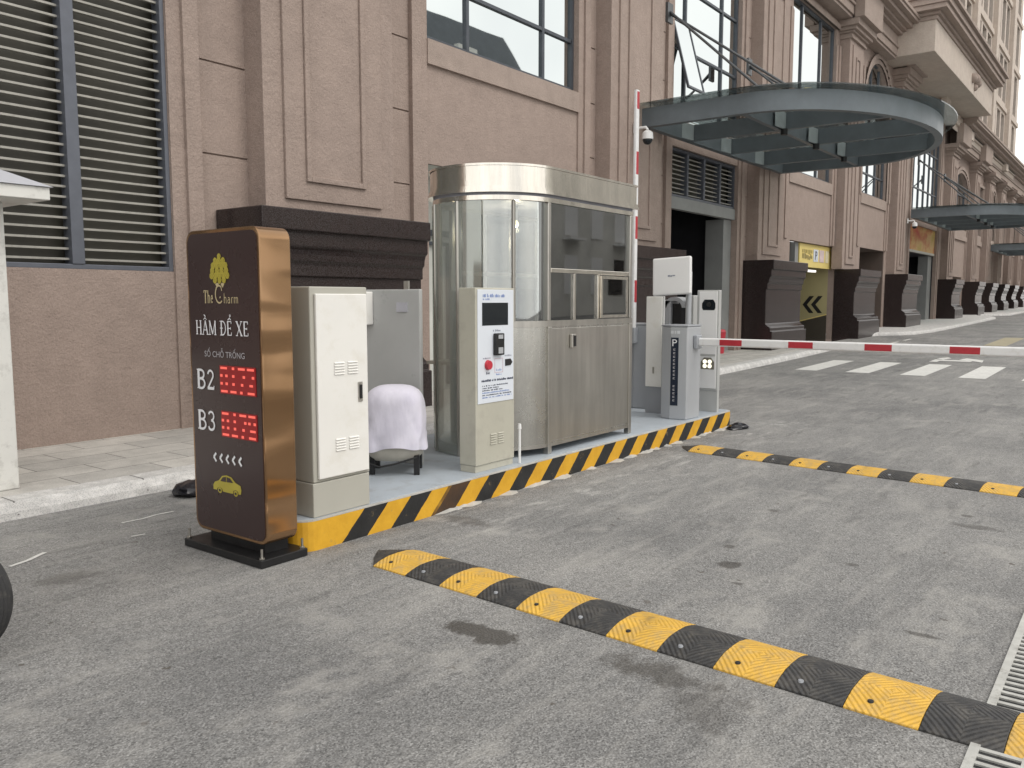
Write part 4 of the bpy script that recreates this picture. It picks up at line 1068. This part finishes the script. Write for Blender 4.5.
bx(6.235,7.65,4.298,4.335,1.845,1.885).build('transom',STEEL_POL,bt,bevel=.004)
bx(6.235,7.65,5.43,5.455,1.845,1.885).build('transom',STEEL,bt)
for x in (6.63,7.05): bx(x-.018,x+.018,4.298,4.332,1.416,1.844).build('sash_post',STEEL_POL,bt,bevel=.003)
for x in (6.7,7.2): bx(x-.018,x+.018,5.43,5.455,1.416,2.459).build('mullion',STEEL,bt)
sl_=MB()
for q in ((7.075,7.60,1.425,1.455),(7.075,7.60,1.805,1.835),(7.075,7.105,1.4551,1.8049),(7.57,7.60,1.4551,1.8049)): sl_.box(q[0],q[1],4.280,4.298,q[2],q[3])
so_=sl_.build('sliding_sash',STEEL_POL,bt); bx(7.10,7.575,4.286,4.290,1.45,1.81).build('sash_pane',BOOTH_GLASS,so_)
bx(6.65,7.032,4.36,4.375,1.42,1.84).build('wall_view_card',simple('wall_view_brown',(.24,.18,.145,1),.7,0,.2,5),bt)  # added brown card, stands in for the stucco wall seen through the opening
MB().box(6.535,6.60,4.262,4.2915,1.155,1.285).build('intercom_box',STEEL,bt,bevel=.006); bx(6.562,6.595,4.256,4.2618,1.17,1.27).build('keypad',BLACK,bt)
bx(5.80,6.9,5.05,5.42,1.00,1.03).build('desk',STEEL,bt)
bl=bpy.data.lights.new('booth_bulb_light','POINT'); bl.energy=7; bl.color=(1,.86,.6); bl.shadow_soft_size=.03
blo=bpy.data.objects.new('booth_bulb_light',bl); COL.objects.link(blo); blo.location=(6.55,4.93,2.27)
MB().ball((6.55,4.93,2.33),.028,14,10,1.15).build('light_bulb',BULB,bt); MB().tube([(6.55,4.93,2.36),(6.55,4.93,2.50)],.02,8).build('lamp_holder',WHITEPL,bt)
mn=thing('monitor',(6.46,4.78,1.03),'black computer monitor seen through the booth window','monitor')
bx(6.30,6.625,4.75,4.785,1.35,1.71).build('screen_case',BLACKM,mn,bevel=.008); bx(6.43,6.49,4.786,4.81,1.04,1.45).build('stand',BLACK,mn); bx(6.36,6.56,4.72,4.88,1.03,1.045).build('foot',BLACK,mn); bx(6.52,6.60,4.746,4.7495,1.365,1.40).build('sticker',WHITEPL,mn)
bx(6.2,6.95,4.70,5.05,.99,1.03).build('counter',STEEL,bt)

# ------------------------------------------------------------------ barriers
HB=[(9.02,4.24),(8.93,4.62)]
br=thing('boom_barrier',(9.12,4.40,.205),'silver boom barrier with dark letter strip and lowered red and white arm','barrier')
def housing(t,x0,x1,y0,y1,z1,m1):
    foot=[(x0+.02,y0),(x1,y0),(x1,y1),(x0+.03,y1),(x0-.012,(y0+y1)/2+.03)]
    MB().prism(foot,fz,.206,z1).build('housing',m1,t,bevel=.012)
    MB().prism([(a+(.006 if a<(x0+x1)/2 else -.006)*-1,b+(.006 if b<(y0+y1)/2 else -.006)*-1) for a,b in foot],fz,z1+.0005,z1+.022).build('lid',SILVERD,t,bevel=.008)
housing(br,8.91,9.29,4.24,4.575,1.29,SILVER)
# letter strip on the slanting -x face
p0=Vector((8.93,4.24,0)); p1=Vector((8.898,4.4375,0)); e=(p1-p0).normalized(); nrm=Vector((-e.y,e.x,0)); nrm=nrm if nrm.x<0 else -nrm
def onf(u,z,d): q=p0+e*u+nrm*d; return (q.x,q.y,z)
MB().add([onf(.105,.37,.004),onf(.195,.37,.004),onf(.195,1.165,.004),onf(.105,1.165,.004),onf(.105,.37,-.01),onf(.195,.37,-.01),onf(.195,1.165,-.01),onf(.105,1.165,-.01)],[(0,1,2,3),(0,4,5,1),(1,5,6,2),(2,6,7,3),(3,7,4,0)]).build('letter_strip',simple('navy_strip',(.010,.016,.032,1),.3),br)
q=onf(.178,1.065,.007); text_mb('P',q,-e,(0,0,1),.055,.08,(0,0,0),0).build('letter',LETW,br)
mb=MB(); z=1.015
for k in range(15):
    if k==9: z-=.05; continue
    mb.add([onf(.138,z,.007),onf(.165,z,.007),onf(.165,z+.022,.007),onf(.138,z+.022,.007),onf(.146,z+.007,.0072),onf(.157,z+.007,.0072),onf(.157,z+.015,.0072),onf(.146,z+.015,.0072)],[(0,1,5,4),(1,2,6,5),(2,3,7,6)]); z-=.042
mb.build('small_lettering',LETG,br)
mb=MB()
for (a,b) in ((.28,.245),(.235,.215),(.205,.17)): mb.add([onf(a-.095,1.225,.003) if 0 else onf(a-.08,1.21,.003),onf(b-.08,1.21,.003),onf(b-.08,1.245,.003),onf(a-.08,1.245,.003)],[(0,1,2,3)])
mb.build('maker_mark',simple('pale_mark',(.58,.60,.62,1),.4),br)
def arm(t,fnp,l,first,per,red,w_=.045,hh=.095):
    """fnp(s,a,b): s along the arm, a across, b thickness"""
    mb=MB()
    prof=rrect(-w_/2,w_/2,-hh/2,hh/2,.02,4)
    MB().prism(prof,lambda a,b,d:fnp(d,a,b),0,l).build('arm',ARMW,t)
    s=first
    while s<l-.1:
        mb2=MB(); pr_=rrect(-w_/2-.0015,w_/2+.0015,-hh/2*.82,hh/2*.82,.012,3)
        mb2.prism(pr_,lambda a,b,d:fnp(d,a,b),s,min(l-.02,s+red)).build('red_band',REDTAPE,t); s+=per
arm(br,lambda d,a,b:(9.15+a,4.235-d,1.112+b),4.2,.30,.795,.265)
MB().box(9.08,9.22,4.19,4.238,1.03,1.19).build('arm_clamp',SILVERD,br,bevel=.01)
b2=thing('boom_barrier',(9.75,5.22,.205),'grey boom barrier behind the booth with its arm raised upright','barrier')
housing(b2,9.55,9.92,5.07,5.42,1.28,SILVERD)
arm(b2,lambda d,a,b:(9.50+b,5.265+a,1.25+d),2.95,.32,.80,.28,.05,.075)
MB().box(9.44,9.545,5.22,5.35,1.05,1.249).build('arm_clamp',SILVERD,b2,bevel=.01)

# white lane units
l1=thing('lane_camera_unit',(9.92,4.4,.205),'white lane camera unit with camera window above four lamps, behind the barrier','camera unit')
bx(9.80,9.87,4.24,4.535,.47,1.722).build('case',GREYC,l1,bevel=.008); bx(9.81,9.87,4.245,4.53,.206,.469).build('plinth',GREYC,l1)
bx(9.788,9.7995,4.262,4.50,.50,1.705).build('front_plate',WHITEPL,l1,bevel=.003)
MB().prism([(4.30,1.475),(4.445,1.475),(4.46,1.50),(4.46,1.56),(4.43,1.605),(4.315,1.605),(4.285,1.56),(4.285,1.50)],lambda a,b,d:(d,a,b),9.784,9.7875).build('camera_window',SCREEN,l1)
MB().tube([(9.783,4.37,1.545),(9.775,4.37,1.545)],.03,14).build('lens',BLACK,l1)
MB().prism([(4.285,.74),(4.46,.74),(4.46,.83),(4.42,.885),(4.325,.885),(4.285,.83)],lambda a,b,d:(d,a,b),9.784,9.7875).build('lamp_recess',simple('lamp_recess',(.16,.15,.12,1),.4),l1)
for (y,z) in ((4.34,.835),(4.405,.835),(4.34,.78),(4.405,.78)): MB().tube([(9.783,y,z),(9.776,y,z)],.026,12).build('lamp',LENS,l1)
bx(9.782,9.787,4.27,4.495,.905,.93).build('joint_line',GREYC,l1)
l2=thing('lane_camera_unit',(9.4,4.9,.205),'white lane unit with vented door on a grey plinth, left of the silver barrier','camera unit')
bx(9.26,9.30,4.72,4.955,.53,1.645).build('case',GREYC,l2,bevel=.006); bx(9.27,9.30,4.72,4.955,.206,.529).build('plinth',SILVERD,l2); 
bx(9.248,9.2595,4.735,4.95,.535,1.640).build('front_plate',WHITEP,l2,bevel=.004)
bx(9.238,9.2478,4.83,4.85,.70,.78).build('handle',STEEL,l2)
tk=thing('ticket_dispenser',(10.1,4.9,.205),'grey arched ticket post with dark side opening behind the silver barrier','ticket machine')
bx(10.0,10.25,5.0,5.105,.206,1.60).build('side_post',SILVER,tk,bevel=.01); bx(10.0,10.25,4.675,4.79,.206,1.66).build('side_post',GREYC,tk,bevel=.01)
MB().prism(arc(4.95,1.50,.16,.14,0,180,10)+arc(4.95,1.50,.11,.09,180,0,10),lambda a,b,d:(d,a,b),10.0,10.25).build('arched_hood',SILVER,tk)
bx(10.06,10.25,4.791,4.999,.206,1.55).build('dark_panel',BLACKM,tk); bx(10.02,10.059,4.80,4.86,1.30,1.5).build('slot',DARK,tk)
ua=thing('antenna_panel',(9.72,4.78,.205),'square white antenna panel tilted on a post above the lane units','antenna')
M=Matrix.Translation((9.60,4.785,1.895)) @ Matrix.Rotation(R(6),4,'Z') @ Matrix.Rotation(R(-3),4,'X') @ Matrix.Rotation(R(6),4,'Y')
bx(-.03,.03,-.25,.25,-.235,.235).xform(M).build('panel',WHITEPL,ua,bevel=.02,seg=3)
mb=MB()
for (a,b,c_,d) in ((.045,.015,-.008,.012),(.012,-.012,-.010,.008),(-.015,-.05,-.004,.010)): mb.box(-.0325,-.031,b,a,c_,d)
mb.xform(M).build('maker_mark',TEXTG,ua)
MB().tube([(9.70,4.60,.206),(9.70,4.60,1.95)],.035,12).build('post',SILVER,ua); bx(9.63,9.70,4.57,4.70,1.84,1.94).build('bracket',SILVERD,ua)

# ------------------------------------------------------------------ speed humps
def hump(x,y,label,rz,n):
    t=thing('speed_hump',(x,y,0),label,'speed hump','rubber speed humps on the road',rz)
    P=.277; hw=.195; H=.042
    def prof(k=1.0):
        return [(-hw,.0),(-hw,.008*k),(-hw*.72,.026*k),(-hw*.40,.039*k),(0,H*k),(hw*.40,.039*k),(hw*.72,.026*k),(hw,.008*k),(hw,.0)]
    cap=MB(); A=[(a,-.002,b) for a,b in prof()]; 
    B=[(a*.55+.03,.21-.08*abs(a/hw),max(.003,b*.2)) for a,b in prof()]
    vs=A+B; nn=len(A); cap.add(vs,[(i,i+1,nn+i+1,nn+i) for i in range(nn-1)]+[tuple(range(nn,2*nn))],True); cap.build('end_cap',HK,t,local=True)
    for i in range(n):
        y1=-i*P-.001; y0=-(i+1)*P+.001
        # interlocking edge: front corner lags the back
        mb=MB(); p=prof(); pa=[]; pb=[]
        for (a,b) in p:
            off=0
            pa.append((a,y1+off,b)); pb.append((a,y0+off,b))
        m=len(p); mb.add(pa+pb,[(k,k+1,m+k+1,m+k) for k in range(m-1)]+[tuple(range(m)),tuple(range(2*m-1,m-1,-1))],True)
        s_=mb.build('segment',HY if i%2==0 else HK,t,local=True,bevel=.003)
        if i<11:
            for xx in (-hw*.66,):
                MB().tube([(xx,y1-.085,.024),(xx,y1-.085,.0335)],[.014,.011],10).build('bolt',BLACK if i%2==0 else SILVERD,s_,local=True)
hump(3.605,3.635,'near speed hump of yellow and black rubber blocks',R(-2.2),19)
hump(8.30,3.80,'far speed hump of yellow and black rubber blocks near the barrier',R(-5.0),19)

# ------------------------------------------------------------------ drain grate
dg=thing('drain_grate',(5,.2,0),'pale slotted metal drain grate at the right picture edge','drain grate')
mb=MB(); mb.box(1.5,16,.392,.425,.0,.012); mb.box(1.5,16,.06,.093,.0,.012); mb.box(1.5,16,.235,.262,.0,.0115)
x=1.5
while x<16:
    mb.box(x,x+.022,.0931,.2349,.0,.0112); mb.box(x,x+.022,.2621,.3919,.0,.0112); x+=.055
mb.build('bars',simple('galvanised_grate',(.50,.50,.47,1),.5,.4,.15,9,dirt=(.30,.29,.26,1)),dg)
bx(1.5,16,.093,.392,.001,.004).build('trough',BLACK,dg)

# ------------------------------------------------------------------ small things on the ground
def bag(c,sx,sy,sz,rz,label,name='plastic_bag'):
    mb=MB(); mb.ball((0,0,0),1,22,14)
    vv=[]
    for v in mb.v:
        v=Vector(v); d=1+.42*mnoise.noise(v*1.7+Vector((c[0],c[1],0)))+.16*mnoise.noise(v*5)
        vv.append((v.x*d*sx,v.y*d*sy,max(0.002-c[2],v.z*d*sz)))
    mb.v=vv; mb.xform(Matrix.Translation(c)@Matrix.Rotation(rz,4,'Z'))
    return tag(mb.build(name,BLACKPL),label,'bag')
BLACKPL=simple('black_plastic_film',(.012,.012,.016,1),.22,0,.2)
bag((3.83,6.22,.045),.17,.13,.07,.5,'black plastic bag lying on the asphalt behind the brown sign')
bag((9.95,4.02,.02),.17,.09,.045,-.3,'crumpled black plastic scrap on the road at the island corner','plastic_scrap')

# ------------------------------------------------------------------ white guard kiosk, left edge
gk=thing('guard_kiosk',(2.1,7.5,.12),'white guard kiosk with hipped roof at the left picture edge','kiosk')
WB=simple('white_board_cladding',(.70,.695,.66,1),.55,0,.04,3,dirt=(.46,.45,.42,1))
bx(1.35,2.825,7.02,8.3,.121,2.345).build('wall',WB,gk,bevel=.012)
bx(1.2,2.98,6.72,8.5,2.346,2.362).build('soffit',WB,gk); 
mb=MB(); mb.box(1.16,3.02,6.68,6.72,2.35,2.445).box(1.16,3.02,8.5,8.54,2.35,2.445).box(1.16,1.2,6.7201,8.4999,2.35,2.445).box(2.98,3.02,6.7201,8.4999,2.35,2.445)
mb.build('fascia',WB,gk,bevel=.006)
rf=MB(); rf.add([(1.14,6.66,2.447),(3.04,6.66,2.447),(3.04,8.56,2.447),(1.14,8.56,2.447),(2.0,7.6,2.86),(2.26,7.6,2.86)],[(0,1,5,4),(1,2,5),(2,3,4,5),(3,0,4),(0,3,2,1)])
rf.build('roof',simple('pale_grey_roof_sheet',(.50,.51,.55,1),.5,.1,.06,3),gk)
bx(1.5,2.5,7.0,7.015,1.1,2.1).build('window',DARKGLASS,gk)

# ------------------------------------------------------------------ motorbike, only its tyre in view
wc=Vector((1.342,4.152,.285)); ax=Vector((math.cos(R(37.2)),math.sin(R(37.2)),0)); dr=Vector((ax.y,-ax.x,0))
mk=thing('parked_motorbike',(wc.x,wc.y,0),'parked motorbike of which only a black tyre enters the left edge','motorbike')
def torus(c,Rr,r,ry,n=48,m=14):
    vs=[];fs=[]
    for i in range(n):
        a=2*math.pi*i/n
        for k in range(m):
            b=2*math.pi*k/m; rad=Rr+r*math.cos(b)-(.006 if (k%2 and math.cos(b)>.1 and m>20) else 0)
            vs.append(c+dr*(rad*math.cos(a))+Vector((0,0,rad*math.sin(a)))+ax*(ry*math.sin(b)))
    for i in range(n):
        for k in range(m): fs.append((i*m+k,((i+1)%n)*m+k,((i+1)%n)*m+(k+1)%m,i*m+(k+1)%m))
    return MB().add(vs,fs,True)
def wheel(c):
    w_=torus(c,.235,.05,.058,64,36).build('tyre',RUBBER,mk)
    torus(c,.175,.012,.03,36,8).build('rim',SILVERD,w_)
    sp=MB()
    for k in range(8): a=math.pi*k/4; sp.tube([c+dr*.03*math.cos(a)+Vector((0,0,.03*math.sin(a))),c+dr*.172*math.cos(a)+Vector((0,0,.172*math.sin(a)))],.008,6)
    sp.tube([c-ax*.06,c+ax*.06],.03,10); sp.build('spokes',SILVERD,w_)
wheel(wc); wheel(wc-dr*1.25)
T=lambda f,z,s=0: wc-dr*f+Vector((0,0,z-.285))+ax*s
for s_ in (-.075,.075): MB().tube([T(0,.285,s_),T(.22,.80,s_*.8)],.018,8).build('fork',SILVERD,mk)
MB().tube([T(.22,.78),T(.30,.98)],.03,8).tube([T(.32,1.0,-.32),T(.28,1.02),T(.32,1.0,.32)],.014,8).build('handlebar',BLACKM,mk)
MB().tube([T(.28,.72),T(.5,.42),T(.85,.36),T(1.15,.55),T(1.45,.68)],[.10,.13,.15,.15,.07],14).build('body',simple('dark_red_paint',(.16,.02,.025,1),.25,0,.1),mk)
MB().tube([T(.68,.70),T(.95,.74),T(1.35,.78)],[.08,.11,.08],12).build('seat',BLACKM,mk)
MB().tube([T(.95,.40),T(1.25,.285)],.04,8).build('swingarm',BLACKM,mk)

MB().tube([T(.20,.86),T(.12,.88)],[.075,.085],16).build('headlight',SILVER,mk)
MB().tube([T(1.38,.62),T(1.50,.62)],[.04,.05],12).build('tail_light',REDB,mk)
MB().tube([T(.75,.22,.10),T(1.15,.24,.12),T(1.5,.32,.13)],[.025,.04,.045],12).build('exhaust_pipe',SILVERD,mk)
MB().tube([T(.62,.16),T(.62,.30),T(.9,.30),T(.95,.18)],[.09,.12,.12,.09],12).build('engine',SILVERD,mk)
for s_ in (-.26,.26): MB().tube([T(.31,1.02,s_),T(.28,1.16,s_*1.2)],.007,6).ball(T(.27,1.2,s_*1.25),.055,12,8,.8).build('mirror',BLACKM,mk)

# ------------------------------------------------------------------ building across the street (seen in the window reflections)
oh=thing('street_house',(54,-26,0),'grey building with dark mansard roof across the street, mirrored in the upper windows','building')
HWM=simple('house_wall',(.66,.65,.61,1),.8,0,.15,.4); HRM=simple('slate_roof',(.07,.08,.09,1),.6,0,.15,1)
bx(36,59,-38,-24,0,17.2).build('wall',HWM,oh)
bx(59.01,74,-38,-25,0,16.6).build('wing',HWM,oh)
MB().add([(35.5,-23.5,17.2),(59.5,-23.5,17.2),(59.5,-38.5,17.2),(35.5,-38.5,17.2),(39.5,-25.5,22.6),(56.0,-25.5,22.9),(56.0,-36.5,22.9),(39.5,-36.5,22.6)],[(0,1,5,4),(1,2,6,5),(2,3,7,6),(3,0,4,7),(4,5,6,7),(0,3,2,1)]).build('roof',HRM,oh)
bx(49,51.2,-24.9,-24.2,18.2,20.6).build('dormer',HWM,oh)
MB().add([(58.8,-24.6,16.6),(74.5,-24.6,16.6),(74.5,-38.5,16.6),(58.8,-38.5,16.6),(59.6,-26,19.6),(73,-26,18.6),(73,-37,18.6),(59.6,-37,19.6)],[(0,1,5,4),(1,2,6,5),(2,3,7,6),(3,0,4,7),(4,5,6,7),(0,3,2,1)]).build('wing_roof',HRM,oh)
for fl_ in range(4):
    for k in range(8):
        x=37.2+4.4*k; yf=-23.98 if x<58 else -24.98
        bx(x,x+2.0,yf-.02,yf+.06,2.0+3.9*fl_,4.6+3.9*fl_).build('window',WHITEPL if (k*3+fl_)%4 else DARKGLASS,oh)
        if k%2==0 and fl_: bx(x-.3,x+2.3,yf+.061,yf+.9,1.7+3.9*fl_,1.85+3.9*fl_).build('balcony',WHITEPL,oh)

ob=thing('terrace_building',(170,-27,0),'long pinkish terrace farther along the opposite side, mirrored in the polished pedestals','building')
bx(84,300,-40,-25,.4,13).build('wall',simple('terrace_wall',(.34,.25,.21,1),.8,0,.15,.3),ob)
bx(83.5,300.5,-40.5,-24.6,13.001,13.6).build('parapet',simple('terrace_parapet',(.42,.34,.29,1),.8),ob)
for fl_ in range(3):
    for k in range(16): bx(87+8*k,91+8*k,-24.98,-24.9,1.6+3.9*fl_,4.3+3.9*fl_).build('window',DARKGLASS if (k+fl_)%3 else WHITEPL,ob)
# ------------------------------------------------------------------ world, sun, camera
w=bpy.data.worlds.new('World'); S.world=w; w.use_nodes=True
nt=w.node_tree; bg=nt.nodes['Background']
sky=nt.nodes.new('ShaderNodeTexSky'); sky.sky_type='NISHITA'; sky.sun_disc=False
SUN=Vector((.10,-.62,.74)).normalized()
sky.sun_elevation=math.asin(SUN.z); sky.sun_rotation=math.atan2(SUN.x,SUN.y); sky.dust_density=4; sky.air_density=1; sky.ozone_density=1
tc=nt.nodes.new('ShaderNodeTexCoord')
nz=nt.nodes.new('ShaderNodeTexNoise'); nz.inputs['Scale'].default_value=2.2; nz.inputs['Detail'].default_value=6; nt.links.new(tc.outputs['Generated'],nz.inputs['Vector'])
cl=nt.nodes.new('ShaderNodeValToRGB'); cl.color_ramp.elements[0].position=.3; cl.color_ramp.elements[0].color=(9.6,9.7,9.8,1); cl.color_ramp.elements[1].position=.7; cl.color_ramp.elements[1].color=(15,14.6,13.8,1)
nt.links.new(nz.outputs['Fac'],cl.inputs[0])
mx=nt.nodes.new('ShaderNodeMix'); mx.data_type='RGBA'; mx.inputs[0].default_value=.86
nt.links.new(sky.outputs[0],mx.inputs[6]); nt.links.new(cl.outputs[0],mx.inputs[7]); nt.links.new(mx.outputs[2],bg.inputs[0])
bg.inputs['Strength'].default_value=.10
sl=bpy.data.lights.new('sun','SUN'); sl.energy=.8; sl.angle=R(22); sl.color=(1,.955,.89)
so=bpy.data.objects.new('sun',sl); COL.objects.link(so); so.rotation_euler=SUN.to_track_quat('Z','Y').to_euler()
cam=bpy.data.cameras.new('camera'); co=bpy.data.objects.new('camera',cam); COL.objects.link(co); S.camera=co
f_=838.; p_=math.atan(84/f_); a_=math.atan(640/math.hypot(f_,84))
fw=Vector((math.cos(a_)*math.cos(p_),math.sin(a_)*math.cos(p_),-math.sin(p_)))
co.location=(0,0,1.6); co.rotation_euler=fw.to_track_quat('-Z','Y').to_euler(); cam.sensor_width=36; cam.lens=f_/1024*36; cam.clip_end=2000; cam.clip_start=.05
S.view_settings.view_transform='Standard'; S.view_settings.look='None'; S.view_settings.exposure=0.28; S.view_settings.gamma=1
S.cycles.max_bounces=8; S.cycles.use_denoising=True
for o in bpy.data.objects:
    if '_w' in o: del o['_w']
